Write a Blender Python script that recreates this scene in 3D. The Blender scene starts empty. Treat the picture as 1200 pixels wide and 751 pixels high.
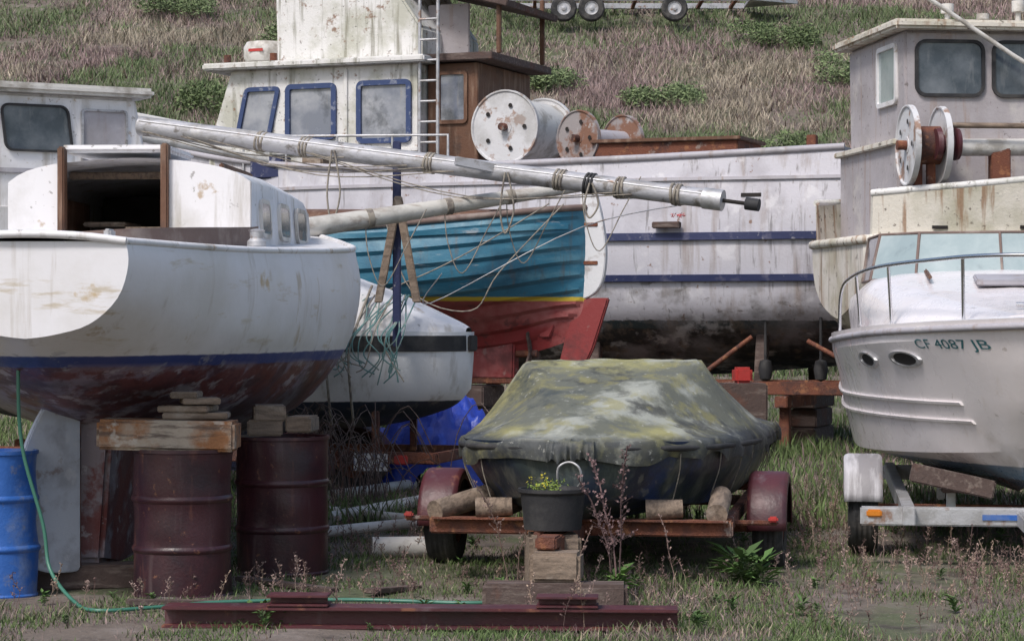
import bpy,bmesh,math,random
import numpy as np
from mathutils import Vector as V, Matrix, noise
from mathutils.bvhtree import BVHTree
random.seed(4); rng=np.random.default_rng(7)
rad=math.radians
SC=bpy.context.scene
def link(o): SC.collection.objects.link(o); return o

# ---------------------------------------------------------------- materials
def mat(name,base,layers=(),rough=.6,metal=0.,bump=.2,bscale=30,bands=None,bn=.015,attr=None,coat=0.,rvar=.2,trans=0.):
    m=bpy.data.materials.new(name); m.use_nodes=True
    nt=m.node_tree; N=nt.nodes; L=nt.links; bs=N['Principled BSDF']
    tc=N.new('ShaderNodeTexCoord')
    def nz(scale,detail=7,r=.62,dist=0.):
        n=N.new('ShaderNodeTexNoise'); n.inputs['Detail'].default_value=detail; n.inputs['Roughness'].default_value=r
        n.inputs['Distortion'].default_value=dist
        mp=N.new('ShaderNodeMapping'); mp.inputs['Location'].default_value=(random.random()*9,random.random()*9,random.random()*9)
        if isinstance(scale,(tuple,list)):
            mp.inputs['Scale'].default_value=scale; n.inputs['Scale'].default_value=1
        else: n.inputs['Scale'].default_value=scale
        L.new(tc.outputs['Object'],mp.inputs['Vector']); L.new(mp.outputs[0],n.inputs['Vector'])
        return n.outputs[0]
    def mixc(f,a,b):
        x=N.new('ShaderNodeMix'); x.data_type='RGBA'
        if isinstance(f,float): x.inputs[0].default_value=f
        else: L.new(f,x.inputs[0])
        for i,c in ((6,a),(7,b)):
            if isinstance(c,tuple): x.inputs[i].default_value=(*c[:3],1)
            else: L.new(c,x.inputs[i])
        return x.outputs[2]
    def ma(op,a,b):
        x=N.new('ShaderNodeMath'); x.operation=op
        for i,c in ((0,a),(1,b)):
            if isinstance(c,(int,float)): x.inputs[i].default_value=c
            else: L.new(c,x.inputs[i])
        return x.outputs[0]
    def mr(v,lo,hi,a=0.,b=1.):
        x=N.new('ShaderNodeMapRange'); L.new(v,x.inputs[0])
        for i,c in zip((1,2,3,4),(lo,hi,a,b)): x.inputs[i].default_value=c
        return x.outputs[0]
    z=None
    if bands or any(len(l)>5 for l in layers):
        sp=N.new('ShaderNodeSeparateXYZ'); L.new(tc.outputs['Object'],sp.inputs[0])
        z=ma('ADD',sp.outputs[2],ma('MULTIPLY',ma('SUBTRACT',nz(9.),.5),bn))
    if attr:
        a=N.new('ShaderNodeAttribute'); a.attribute_name=attr; col=a.outputs['Color']
    else: col=base
    if bands:
        col=bands[0][1]
        for zz,c in bands[1:]: col=mixc(mr(z,zz-.004,zz+.004),col,c)
    for l in layers:
        c,s,lo,hi,st=l[:5]
        f=ma('MULTIPLY',mr(nz(s),lo,hi),st)
        if len(l)>5: f=ma('MULTIPLY',f,ma('MULTIPLY',mr(z,l[5]-.02,l[5]+.02),mr(z,l[6]-.02,l[6]+.02,1.,0.)))
        col=mixc(f,col,c)
    if isinstance(col,tuple): bs.inputs['Base Color'].default_value=(*col[:3],1)
    else: L.new(col,bs.inputs['Base Color'])
    bs.inputs['Metallic'].default_value=metal
    if rvar>0 and not attr: L.new(mr(nz(6.),.3,.7,max(0,rough-rvar/2),min(1,rough+rvar/2)),bs.inputs['Roughness'])
    else: bs.inputs['Roughness'].default_value=rough
    bs.inputs['Coat Weight'].default_value=coat
    if trans: bs.inputs['Transmission Weight'].default_value=trans
    if bump:
        b=N.new('ShaderNodeBump'); b.inputs['Strength'].default_value=bump; b.inputs['Distance'].default_value=.02
        L.new(nz(bscale),b.inputs['Height']); L.new(b.outputs[0],bs.inputs['Normal'])
    return m
M={}
M['white']=mat('old_white_paint',(.74,.73,.75),[((.44,.42,.38),1.3,.5,.66,.55),((.30,.26,.20),(7,7,.7),.54,.68,.6),((.36,.23,.10),5.,.63,.69,.7),((.12,.10,.08),16.,.63,.68,.6)],rough=.5,bump=.12)
M['algae']=mat('algae_white_paint',(.70,.69,.68),[((.36,.36,.27),1.6,.47,.62,.65),((.16,.15,.10),(9,9,.8),.53,.66,.75),((.20,.10,.05),7.,.6,.68,.85),((.08,.07,.06),18.,.62,.67,.75)],rough=.7,bump=.3)
M['bulwarkp']=mat('rust_streaked_bulwark_paint',(.66,.62,.55),[((.38,.36,.26),1.4,.46,.62,.7),((.26,.14,.07),(9,9,.6),.53,.64,.8),((.10,.08,.06),12.,.6,.66,.8)],rough=.75,bump=.35)
M['greyhouse']=mat('faded_grey_paint',(.39,.375,.41),[((.24,.225,.23),1.6,.5,.65,.6),((.25,.17,.12),(8,8,.7),.56,.68,.65),((.5,.49,.5),3.,.58,.66,.5)],rough=.65)
M['houser']=mat('faded_warm_grey_paint',(.42,.39,.41),[((.28,.25,.25),1.2,.48,.65,.6),((.30,.18,.10),(8,8,.6),.55,.68,.6),((.56,.53,.50),2.,.55,.64,.6),((.09,.07,.06),15.,.62,.67,.6)],rough=.65)
M['navy']=mat('navy_paint',(.02,.028,.09),[((.12,.12,.18),4.,.54,.64,.7),((.3,.3,.33),9.,.62,.67,.7)],rough=.6)
M['blueframe']=mat('blue_frame_paint',(.03,.055,.15),[((.25,.27,.33),8.,.56,.64,.8)],rough=.6)
M['black']=mat('black_rubber',(.022,.022,.025),[((.09,.085,.08),3.,.5,.7,.7)],rough=.75)
M['tyre']=mat('weathered_tyre',(.03,.03,.032),[((.12,.11,.10),4.,.48,.68,.7)],rough=.85,bump=.4)
M['rust']=mat('rusty_steel',(.17,.06,.035),[((.05,.03,.03),3.,.48,.6,.8),((.34,.15,.07),9.,.55,.66,.8),((.34,.30,.27),5.,.62,.68,.6)],rough=.85,bump=.6,bscale=60)
M['maroon']=mat('maroon_painted_steel',(.085,.022,.028),[((.04,.02,.025),2.5,.48,.62,.7),((.24,.10,.06),8.,.6,.68,.75),((.15,.11,.12),(5,5,1),.58,.7,.6)],rough=.45,bump=.15,bscale=40)
M['drum']=mat('drum_dark_red_paint',(.058,.018,.024),[((.025,.014,.02),2.,.48,.62,.8),((.15,.06,.045),(9,9,2),.56,.67,.65),((.22,.10,.06),14.,.63,.68,.8),((.16,.12,.12),(6,6,.8),.6,.7,.4)],rough=.38,bump=.12,bscale=50)
M['wood']=mat('weathered_wood',(.25,.19,.145),[((.12,.09,.07),(3,30,30),.45,.6,.8),((.40,.35,.30),5.,.56,.68,.6)],rough=.9,bump=.5)
M['beamw']=mat('painted_rusty_timber',(.42,.35,.28),[((.30,.12,.04),2.2,.44,.54,.9),((.09,.06,.05),(4,25,25),.5,.62,.8),((.55,.50,.44),5.,.58,.64,.7)],rough=.85,bump=.6)
M['dkwood']=mat('dark_timber',(.09,.062,.055),[((.2,.16,.14),(4,20,20),.52,.66,.8),((.14,.05,.03),3.,.55,.65,.5)],rough=.9,bump=.5)
M['teak']=mat('varnished_old_wood',(.12,.055,.03),[((.26,.17,.12),(12,12,1.5),.52,.66,.7),((.04,.025,.02),3.,.55,.65,.6)],rough=.6,bump=.3)
M['coam']=mat('faded_brown_board',(.16,.11,.095),[((.30,.25,.22),4.,.5,.66,.7)],rough=.75)
M['dark']=mat('dark_interior',(.018,.015,.014),rough=.9)
M['alu']=mat('dull_aluminium',(.44,.44,.47),[((.26,.25,.24),(1.2,12,12),.46,.60,.75),((.13,.11,.09),7.,.56,.65,.8),((.6,.58,.55),3.,.58,.66,.5)],rough=.55,metal=.3,bump=.2)
M['galv']=mat('galvanised_steel',(.50,.50,.52),[((.30,.29,.28),7.,.5,.62,.6),((.26,.14,.08),5.,.60,.67,.8)],rough=.5,metal=.5)
M['chrome']=mat('stainless_rail',(.6,.6,.62),rough=.25,metal=1.,bump=0)
M['glass']=mat('dusty_dark_glass',(.045,.06,.08),[((.22,.24,.27),1.4,.42,.62,.6),((.3,.3,.3),(9,9,2),.56,.7,.3)],rough=.16,bump=.02,coat=.4)
M['glassw']=mat('milky_window',(.17,.19,.24),[((.40,.41,.44),1.2,.42,.60,.75),((.06,.07,.09),2.0,.52,.62,.75),((.3,.28,.25),(12,12,1.5),.58,.7,.5)],rough=.2,bump=.02,coat=.4)
M['glassg']=mat('pale_windshield',(.30,.37,.38),[((.5,.56,.56),1.5,.42,.62,.6),((.14,.17,.18),4.,.6,.68,.3)],rough=.12,bump=0,coat=.5)
M['rope']=mat('old_rope',(.28,.25,.21),[((.13,.11,.10),14.,.48,.6,.8)],rough=.95)
M['tealrope']=mat('teal_rope',(.10,.21,.21),[((.22,.26,.24),9.,.5,.6,.8)],rough=.95)
M['hose']=mat('green_hose',(.05,.17,.12),rough=.4,bump=0)
M['bluep']=mat('blue_plastic',(.03,.12,.42),[((.14,.2,.36),4.,.52,.64,.7),((.2,.2,.2),12.,.6,.67,.5)],rough=.4)
M['tarp']=mat('blue_tarpaulin',(.02,.05,.38),[((.06,.12,.6),5.,.5,.62,.6)],rough=.4,bump=.5,bscale=12)
M['pvc']=mat('dirty_white_pipe',(.62,.60,.57),[((.28,.25,.21),4.,.48,.62,.75)],rough=.5)
M['boomp']=mat('boom_peeling_paint',(.56,.54,.50),[((.24,.18,.14),(1.5,9,9),.5,.62,.8),((.33,.31,.28),3.,.5,.62,.7)],rough=.7)
M['red']=mat('faded_red',(.42,.035,.03),[((.22,.05,.04),6.,.5,.62,.6)],rough=.6)
M['plate']=mat('number_plate',(.55,.54,.55),[((.10,.11,.2),26.,.52,.55,.8)],rough=.4,bump=0)
M['fend']=mat('grey_plastic_fender',(.50,.49,.52),[((.20,.19,.20),(2,9,1.2),.45,.60,.85),((.3,.2,.14),5.,.58,.67,.6)],rough=.5)

# ---------------------------------------------------------------- geometry helpers
class R:
    def __init__(s,name,loc=(0,0,0),rot=0,world=False):
        s.o=link(bpy.data.objects.new(name,None)); s.o.location=loc; s.o.rotation_euler[2]=rad(rot); s.o.empty_display_size=.2
        s.M=Matrix.Translation(loc)@Matrix.Rotation(rad(rot),4,'Z'); s.inv=s.M.inverted() if world else None
    def c(s,p): return s.inv@V(p) if s.inv else V(p)
def mk(P,name,verts,faces,m,sharp=35,bevel=0,recalc=True,ctr=None):
    vs=[P.c(v) if P else V(v) for v in verts]; loc=V((0,0,0))
    if P is None:
        loc=sum(vs,V((0,0,0)))/len(vs); loc.z=0; vs=[v-loc for v in vs]
    bm=bmesh.new(); bv=[bm.verts.new(v) for v in vs]
    for f in faces:
        try: bm.faces.new([bv[i] for i in f])
        except Exception: pass
    if recalc: bmesh.ops.recalc_face_normals(bm,faces=bm.faces)
    if bevel:
        es=[e for e in bm.edges if len(e.link_faces)==2 and e.calc_face_angle(0)>.5]
        bmesh.ops.bevel(bm,geom=es,offset=bevel,segments=2,affect='EDGES',clamp_overlap=True)
    for f in bm.faces: f.smooth=True
    for e in bm.edges:
        if len(e.link_faces)==2 and e.calc_face_angle(0)>rad(sharp): e.smooth=False
    me=bpy.data.meshes.new(name); bm.to_mesh(me); bm.free(); me.materials.append(m)
    o=link(bpy.data.objects.new(name,me)); o.location=loc
    if P: o.parent=P.o
    return o
def prism(P,name,poly,vec,m,bevel=.008,sharp=35):
    n=len(poly); vec=V(vec); vs=[V(p) for p in poly]+[V(p)+vec for p in poly]
    fs=[list(range(n)),list(range(2*n-1,n-1,-1))]+[[i,(i+1)%n,n+(i+1)%n,n+i] for i in range(n)]
    return mk(P,name,vs,fs,m,bevel=bevel,sharp=sharp)
def box(P,name,c,s,m,rot=(0,0,0),bevel=.01):
    Rm=(Matrix.Rotation(rad(rot[2]),3,'Z')@Matrix.Rotation(rad(rot[1]),3,'Y')@Matrix.Rotation(rad(rot[0]),3,'X'))
    vs=[V(c)+Rm@V((x*s[0]/2,y*s[1]/2,z*s[2]/2)) for x in(-1,1) for y in(-1,1) for z in(-1,1)]
    return mk(P,name,vs,[(0,1,3,2),(4,6,7,5),(0,4,5,1),(2,3,7,6),(0,2,6,4),(1,5,7,3)],m,bevel=bevel)
def basis(d):
    d=V(d).normalized(); a=V((0,0,1)) if abs(d.z)<.95 else V((1,0,0)); u=d.cross(a).normalized(); return d,u,d.cross(u).normalized()
def lathe(P,name,o,axis,prof,m,seg=32,sharp=30):
    d,u,v=basis(axis); o=V(o); vs=[];fs=[];n=len(prof)
    for i in range(seg):
        a=2*math.pi*i/seg; e=u*math.cos(a)+v*math.sin(a)
        for h,r in prof: vs.append(o+d*h+e*max(r,.0005))
    for i in range(seg):
        j=(i+1)%seg
        for k in range(n-1): fs.append((i*n+k,i*n+k+1,j*n+k+1,j*n+k))
    return mk(P,name,vs,fs,m,sharp=sharp)
def cyl(P,name,p0,p1,r,m,r2=None,seg=20):
    p0=V(p0);p1=V(p1);l=(p1-p0).length; r2=r if r2 is None else r2
    return lathe(P,name,p0,p1-p0,[(0,0),(0,r),(l,r2),(l,0)],m,seg)
def cr(P,t):
    n=len(P)-1; i=min(int(t),n-1); f=t-i
    a=P[max(i-1,0)];b=P[i];c=P[i+1];d=P[min(i+2,n)]
    return .5*((2*b)+(c-a)*f+(2*a-5*b+4*c-d)*f*f+(-a+3*b-3*c+d)*f**3)
def tube(P,name,pts,r,m,smooth=True,cyc=False,k=6):
    q=[np.array(P.c(p) if P else p,dtype=float) for p in pts]
    if smooth and len(q)>2: q=[cr(q,t) for t in np.linspace(0,len(q)-1,(len(q)-1)*k+1)]
    cu=bpy.data.curves.new(name,'CURVE'); cu.dimensions='3D'; cu.bevel_depth=r; cu.bevel_resolution=2; cu.use_fill_caps=True
    s=cu.splines.new('POLY'); s.points.add(len(q)-1)
    for i,p in enumerate(q): s.points[i].co=(*p,1)
    s.use_cyclic_u=cyc; cu.materials.append(m)
    o=link(bpy.data.objects.new(name,cu))
    if P: o.parent=P.o
    return o
def hull(P,name,st,m,nl=7,nsec=4,smooth=True,lap=0,nlap=8,deck=None,drop=.0,sharp=35,cap=True,lump=.0,camber=.06):
    S=[np.array([(x+(p[0] if len(p)==3 else 0),p[-2],p[-1]) for p in pts],dtype=float) for x,pts in st]
    rows=[cr(S,t) for t in np.linspace(0,len(S)-1,(len(S)-1)*nl+1)]
    G=[]
    for r in rows:
        k=len(r)-1; ts=np.linspace(0,k,k*nsec+1)
        if smooth: q=[cr(list(r),t) for t in ts]
        else: q=[r[min(int(t),k-1)]*(1-(t-min(int(t),k-1)))+r[min(int(t),k-1)+1]*(t-min(int(t),k-1)) for t in ts]
        q=np.array(q); q[:,1]=np.maximum(q[:,1],0); q[-1,1]=0
        if lap:
            s=np.linspace(0,1,len(q)); q[:,1]+=lap*((s*nlap)%1.)*(q[:,1]>.05)
        if lump:
            for p in q: 
                if p[1]>.1: p[1]+=lump*noise.noise(V((p[0]*1.3,p[1],p[2]*1.6)))
        G.append(q)
    K=len(G[0]); vs=[];W=2*K-1
    for q in G:
        for p in q: vs.append(tuple(p))
        for p in q[-2::-1]: vs.append((p[0],-p[1],p[2]))
    fs=[(i*W+j,i*W+j+1,(i+1)*W+j+1,(i+1)*W+j) for i in range(len(G)-1) for j in range(W-1)]
    if cap: fs.append(list(range(W))); fs.append([(len(G)-1)*W+j for j in range(W)][::-1])
    mk(P,name,vs,fs,m,sharp=sharp)
    bvh=BVHTree.FromPolygons([V(v) for v in vs],fs)
    po=[G[i][0] for i in range(len(G))]; sb=[p*np.array((1,-1,1)) for p in po]
    if deck:
        dv=[];df=[]
        for a,b in zip(po,sb):
            for f in (0,.25,.5,.75,1): 
                p=a*(1-f)+b*f; dv.append((p[0],p[1]*.985,p[2]-drop+camber*abs(a[1])*(1-(2*f-1)**2)))
        for i in range(len(po)-1):
            for j in range(4): df.append((i*5+j,i*5+j+1,i*5+6+j,i*5+5+j))
        mk(P,'deck',dv,df,deck)
    return bvh,po,sb
def ysurf(b,x,z,side):
    h=b.ray_cast(V((x,side*6,z)),V((0,-side,0)))
    return h[0].y if h[0] else None
def strake(P,name,b,x0,x1,z0,z1,th,m,side=1,n=50,zr=lambda x:0):
    vs=[];fs=[]
    for i in range(n+1):
        x=x0+(x1-x0)*i/n
        ys=[ysurf(b,x,z+zr(x),side) for z in(z0,z1)]
        if None in ys: continue
        (ya,yb)=ys; za=z0+zr(x);zb=z1+zr(x)
        vs+=[(x,ya-side*.01,za),(x,ya+side*th,za+.004),(x,yb+side*th,zb-.004),(x,yb-side*.01,zb)]
    k=len(vs)//4
    if k<2: return
    for i in range(k-1):
        for j in range(3): fs.append((i*4+j,i*4+j+1,i*4+5+j,i*4+4+j))
    fs+=[(0,1,2,3),(4*k-4,4*k-3,4*k-2,4*k-1)]
    return mk(P,name,vs,fs,m)
def rrect(w,h,r,n=5):
    o=[]
    for cx,cy,a0 in((w/2-r,h/2-r,0),(-w/2+r,h/2-r,90),(-w/2+r,-h/2+r,180),(w/2-r,-h/2+r,270)):
        for i in range(n+1):
            a=rad(a0+90*i/n); o.append((cx+r*math.cos(a),cy+r*math.sin(a)))
    return o
def window(P,c,u,v,w,h,fm,gm,fw=.06,r=.03,depth=.04,name='window',skew=0,gd=.008):
    c=V(c);u=V(u).normalized();v=V(v).normalized();n=u.cross(v).normalized()
    O=rrect(w+2*fw,h+2*fw,r+fw);I=rrect(w,h,r);k=len(O)
    f=lambda p,d:c+u*(p[0]+skew*p[1])+v*p[1]+n*d
    vs=[f(p,-.01) for p in O]+[f(p,depth) for p in O]+[f(p,depth) for p in I]+[f(p,-.01) for p in I]
    fs=[]
    for i in range(k):
        j=(i+1)%k
        for a in(0,1,2): fs.append((a*k+i,a*k+j,(a+1)*k+j,(a+1)*k+i))
    mk(P,name+'_frame',vs,fs,fm,recalc=True)
    mk(P,name+'_glass',[f(p,gd) for p in I],[list(range(k))],gm,recalc=False)
def wheel(P,name,c,ax,r,w,hub=M['rust']):
    c=V(c);d=V(ax).normalized()
    lathe(P,name+'_tyre',c,d,[(-w/2+.01,r*.52),(-w/2,r*.62),(-w/2,r*.88),(-w/2+.03,r*.97)]+[(-w/2+.03+(w-.06)*i/8,r*(1 if i%2 else .975)) for i in range(9)]+[(w/2-.03,r*.97),(w/2,r*.88),(w/2,r*.62),(w/2-.01,r*.52)],M['tyre'],36,20)
    for s in(-1,1):
        lathe(P,name+'_rim',c,d*s,[(w/2-.02,r*.55),(w/2-.015,r*.5),(w/2-.05,r*.42),(w/2-.05,r*.2),(w/2-.01,r*.18),(w/2+.0,0)],hub,28)
def fender(P,name,c,ax,r,w,m,a0=0,a1=180,up=(0,0,1)):
    d=V(ax).normalized();u=V(up);f=d.cross(u).normalized();vs=[];fs=[];n=20
    prof=[(-w/2,-.07),(-w/2,-.02),(-w/2+.012,-.006),(-w/2+.03,0),(w/2-.03,0),(w/2-.012,-.006),(w/2,-.02),(w/2,-.07)];k=len(prof)
    for i in range(n+1):
        a=rad(a0+(a1-a0)*i/n)
        for h,dr in prof: vs.append(V(c)+d*h+(f*math.cos(a)+u*math.sin(a))*(r+dr))
    for i in range(n):
        for j in range(k-1): fs.append((i*k+j,i*k+j+1,i*k+k+1+j,i*k+k+j))
    o=mk(P,name,vs,fs,m)
    s=o.modifiers.new('t','SOLIDIFY'); s.thickness=.008
def text_mesh(txt):
    cu=bpy.data.curves.new('t','FONT'); cu.body=txt; cu.size=1; o=link(bpy.data.objects.new('t',cu))
    bpy.context.view_layer.update(); me=bpy.data.meshes.new_from_object(o.evaluated_get(bpy.context.evaluated_depsgraph_get()))
    v=[tuple(x.co) for x in me.vertices]; f=[tuple(p.vertices) for p in me.polygons]; bpy.data.objects.remove(o); return v,f
def hull_text(P,name,b,txt,xa,xb,z,h,side,m):
    v,f=text_mesh(txt); w=max(p[0] for p in v); out=[]
    for p in v:
        x=xa+(xb-xa)*p[0]/w; zz=z+p[1]*h; y=ysurf(b,x,zz,side)
        out.append((x,(y if y is not None else 0)+side*.006,zz))
    mk(P,name,out,f,m,recalc=False)
def hull_oval(P,name,b,x,z,rx,rz,side,mf,mg):
    n=28;vs=[];
    for k,(s,o) in enumerate(((1.25,0),(1.22,.02),(1.0,.02),(.97,.004))):
        for i in range(n):
            a=2*math.pi*i/n; xx=x+rx*s*math.cos(a); zz=z+rz*s*math.sin(a); y=ysurf(b,xx,zz,side) or 0
            vs.append((xx,y+side*o,zz))
    fs=[(k*n+i,k*n+(i+1)%n,(k+1)*n+(i+1)%n,(k+1)*n+i) for k in range(3) for i in range(n)]
    mk(P,name+'_frame',vs,fs,mf); mk(P,name+'_glass',vs[3*n:],[list(range(n))],mg)

# ---------------------------------------------------------------- terrain
def H(x,y):
    t=max(0,y-37+.05*x); rise=.37*(t-6*(1-math.exp(-t/6))) if t>0 else 0
    if y>105: rise=rise*0+.37*(105-37+.05*x-6)+.03*(y-105)
    f=min(1,max(0,(y-8)/6))
    return rise+.035*noise.noise(V((x*.5,y*.5,0)))*f+.014*noise.noise(V((x*2.3,y*2.3,4)))+min(.6,t*.03)*noise.noise(V((x*.12,y*.12,9)))
xs=np.concatenate([np.linspace(-400,-30,12),np.linspace(-28,28,180),np.linspace(30,400,12)])
ys=np.concatenate([np.linspace(-60,6,12),np.linspace(7,30,130),np.linspace(30.5,110,120),np.linspace(115,900,18)])
gv=[(x,y,H(x,y)) for y in ys for x in xs]; nx=len(xs)
gf=[(j*nx+i,j*nx+i+1,(j+1)*nx+i+1,(j+1)*nx+i) for j in range(len(ys)-1) for i in range(nx-1)]
MG=mat('dirt_and_turf',(.15,.12,.10),[((.075,.10,.04),.55,.46,.58,.8),((.22,.185,.165),1.7,.54,.64,.7),((.05,.038,.032),1.1,.56,.64,.8),((.055,.042,.035),4.,.54,.66,.7),((.27,.24,.22),30.,.6,.68,.7)],rough=.95,bump=1.,bscale=22)
g=bpy.data.meshes.new('ground'); g.from_pydata(gv,[],gf); g.materials.append(MG)
for p in g.polygons: p.use_smooth=True
link(bpy.data.objects.new('ground',g))

def nzv(x,y,s,o=0): return noise.noise(V((x*s,y*s,o)))
MGR=mat('grass_blades',(0,0,0),attr='Col',rough=.8,bump=0)
def blades(name,P,Hh,Wd,C,bend=.5,seg=2):
    n=len(P); P=np.array(P);Hh=np.array(Hh);Wd=np.array(Wd);C=np.array(C)
    a=rng.uniform(0,2*np.pi,n); w=np.stack([np.cos(a),np.sin(a),np.zeros(n)],1)*Wd[:,None]/2
    b=rng.uniform(0,2*np.pi,n); l=np.stack([np.cos(b),np.sin(b),np.zeros(n)],1)*(Hh*bend*rng.uniform(.1,1,n))[:,None]
    up=np.zeros((n,3)); up[:,2]=Hh
    if seg==2:
        vs=np.stack([P-w,P+w,P+w*.8+up*.55+l*.3,P-w*.8+up*.55+l*.3,P+up+l],1).reshape(-1,3); k=5
        base=np.array([0,1,2,0,2,3,3,2,4])
    else:
        vs=np.stack([P-w,P+w,P+up+l],1).reshape(-1,3); k=3; base=np.array([0,1,2])
    idx=(np.arange(n)[:,None]*k+base[None]).ravel(); nf=len(idx)//3
    me=bpy.data.meshes.new(name); me.vertices.add(n*k); me.vertices.foreach_set('co',vs.ravel().astype(np.float32))
    me.loops.add(len(idx)); me.loops.foreach_set('vertex_index',idx.astype(np.int32))
    me.polygons.add(nf); me.polygons.foreach_set('loop_start',(np.arange(nf)*3).astype(np.int32)); 
    me.update(calc_edges=True)
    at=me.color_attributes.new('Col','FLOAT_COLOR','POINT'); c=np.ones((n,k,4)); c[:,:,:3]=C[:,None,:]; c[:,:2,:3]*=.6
    at.data.foreach_set('color',c.ravel().astype(np.float32)); me.materials.append(MGR)
    return link(bpy.data.objects.new(name,me))
GREEN=np.array((.085,.13,.04));GREEN2=np.array((.13,.185,.065));STRAW=np.array((.32,.26,.19));MAUVE=np.array((.25,.18,.17));BROWN=np.array((.14,.095,.075))
P=[];Hh=[];Wd=[];C=[]
while len(P)<95000:
    y=random.uniform(11.3,24); x=random.uniform(-.27*y,.27*y)
    g1=nzv(x,y,.55,3); g2=nzv(x,y,1.7,7)
    if g1*.8+g2*.9+random.uniform(-.3,.3)<-.02: continue
    gr=random.random()<.62+g2*.9
    c=(GREEN if random.random()<.6 else GREEN2) if gr else (STRAW if random.random()<.35 else MAUVE)
    P.append((x,y,H(x,y)-.005)); h=random.uniform(.012,.05)*(1+1.3*max(0,g1)); Hh.append(h); Wd.append(random.uniform(.004,.009)); C.append(c*random.uniform(.6,1.3))
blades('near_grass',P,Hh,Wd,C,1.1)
P=[];Hh=[];Wd=[];C=[]
while len(P)<70000:
    y=random.uniform(18,44); x=random.uniform(-.27*y,.27*y); g1=nzv(x,y,.3,5)
    gr=random.random()<.72+g1*.7; c=(GREEN if random.random()<.4 else GREEN2) if gr else (STRAW if random.random()<.4 else MAUVE)
    P.append((x,y,H(x,y)-.01)); Hh.append(random.uniform(.05,.2)*(1+g1)); Wd.append(random.uniform(.010,.022)); C.append(c*random.uniform(.6,1.3))
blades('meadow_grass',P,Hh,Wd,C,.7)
# hill vegetation: broad drifts of green scrub and mauve dry grass
P=[];Hh=[];Wd=[];C=[]
HG=np.array((.15,.215,.09));HG2=np.array((.24,.29,.15));HP=np.array((.40,.29,.28));HS=np.array((.45,.385,.30));HD=np.array((.085,.12,.05))
while len(P)<280000:
    y=random.uniform(42,86); x=random.uniform(-.25*y-2,.25*y+2)
    g1=nzv(x*.8,y*1.1,.16,1); g2=nzv(x,y*2,.5,2); g3=nzv(x*.6,y*1.6,.07,6); g4=nzv(x,y*1.2,.9,11); g5=nzv(x*.8,y*1.3,.30,21)
    if g2<-.35 and random.random()<.5: continue
    side=.20 if x<0 else (.04-.022*min(10,x))
    k=.5+1.3*g1+.8*g3+.5*g4+.7*g5+side+random.uniform(-.16,.16)
    if k>.5: c=HG if random.random()<.6 else HG2; h=random.uniform(.10,.30)
    else: c=HP if g5+random.uniform(-.3,.3)>-.05 else HS; h=random.uniform(.12,.36)
    if k>1.0 and random.random()<.6: c=HD; h*=1.2
    if random.random()<.08: c=BROWN*1.2
    P.append((x,y,H(x,y)-.02)); Hh.append(h*(1+g2*.8)); Wd.append(random.uniform(.02,.055)); C.append(c*random.uniform(.68,1.2)*(1+.4*g4))
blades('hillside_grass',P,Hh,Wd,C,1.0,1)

def leafcloud(name,cx,cy,w,h,n,c,size=.05,d=None,z0=None):
    d=d or w*.7
    lumps=[(random.uniform(-.7,.7)*w/2,random.uniform(-.6,.6)*d/2,random.uniform(.2,.7)*h,random.uniform(.25,.45)) for _ in range(11)]
    vs=[];fs=[];cs=[]
    for i in range(n):
        l=random.choice(lumps); dirv=V((random.gauss(0,1),random.gauss(0,1),random.gauss(0,1))).normalized()*random.random()**.4
        p=V((cx+l[0]+dirv.x*l[3]*w*.5,cy+l[1]+dirv.y*l[3]*d*.6,max(.02,l[2]+dirv.z*l[3]*h)))
        p.z+=H(p.x,p.y) if z0 is None else z0
        a=V((random.gauss(0,1),random.gauss(0,1),random.gauss(0,1))).normalized(); b=a.orthogonal().normalized(); s=size*random.uniform(.5,1.4)
        k=len(vs); vs+=[p,p+a*s+b*s*.35,p+a*s*1.8,p+a*s-b*s*.35]; fs.append((k,k+1,k+2,k+3)); q=np.array(c)*random.uniform(.5,1.5); cs+=[q]*4
    me=bpy.data.meshes.new(name); o0=V((cx,cy,0)); me.from_pydata([v-o0 for v in vs],[],fs); at=me.color_attributes.new('Col','FLOAT_COLOR','POINT')
    arr=np.ones((len(vs),4)); arr[:,:3]=np.array(cs); at.data.foreach_set('color',arr.ravel().astype(np.float32)); me.materials.append(MGR)
    o=link(bpy.data.objects.new(name,me)); o.location=o0; return o
for (x,y,w,h) in ((2.1,57,2.6,.9),(5.1,53,3.6,.85),(6.2,57,2.4,.8),(-7.5,62,3.2,.9),(-9,57,2.6,.9),(9.5,64,3.2,.8),(-3.6,50,1.8,.6),(.8,64,2.4,.7),(3.9,62,2.6,.6),(7.8,50,2.6,.6),(-12,60,3,1.),(-6,70,3,1),(-10,73,3,1),(3,51,2.4,.6),(7.5,68,3,.7),(4.6,57,2.0,.5)):
    leafcloud('hillside_bush',x,y,w,h,3200,(.145,.19,.085) if random.random()<.6 else (.11,.15,.06),.06)

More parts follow.
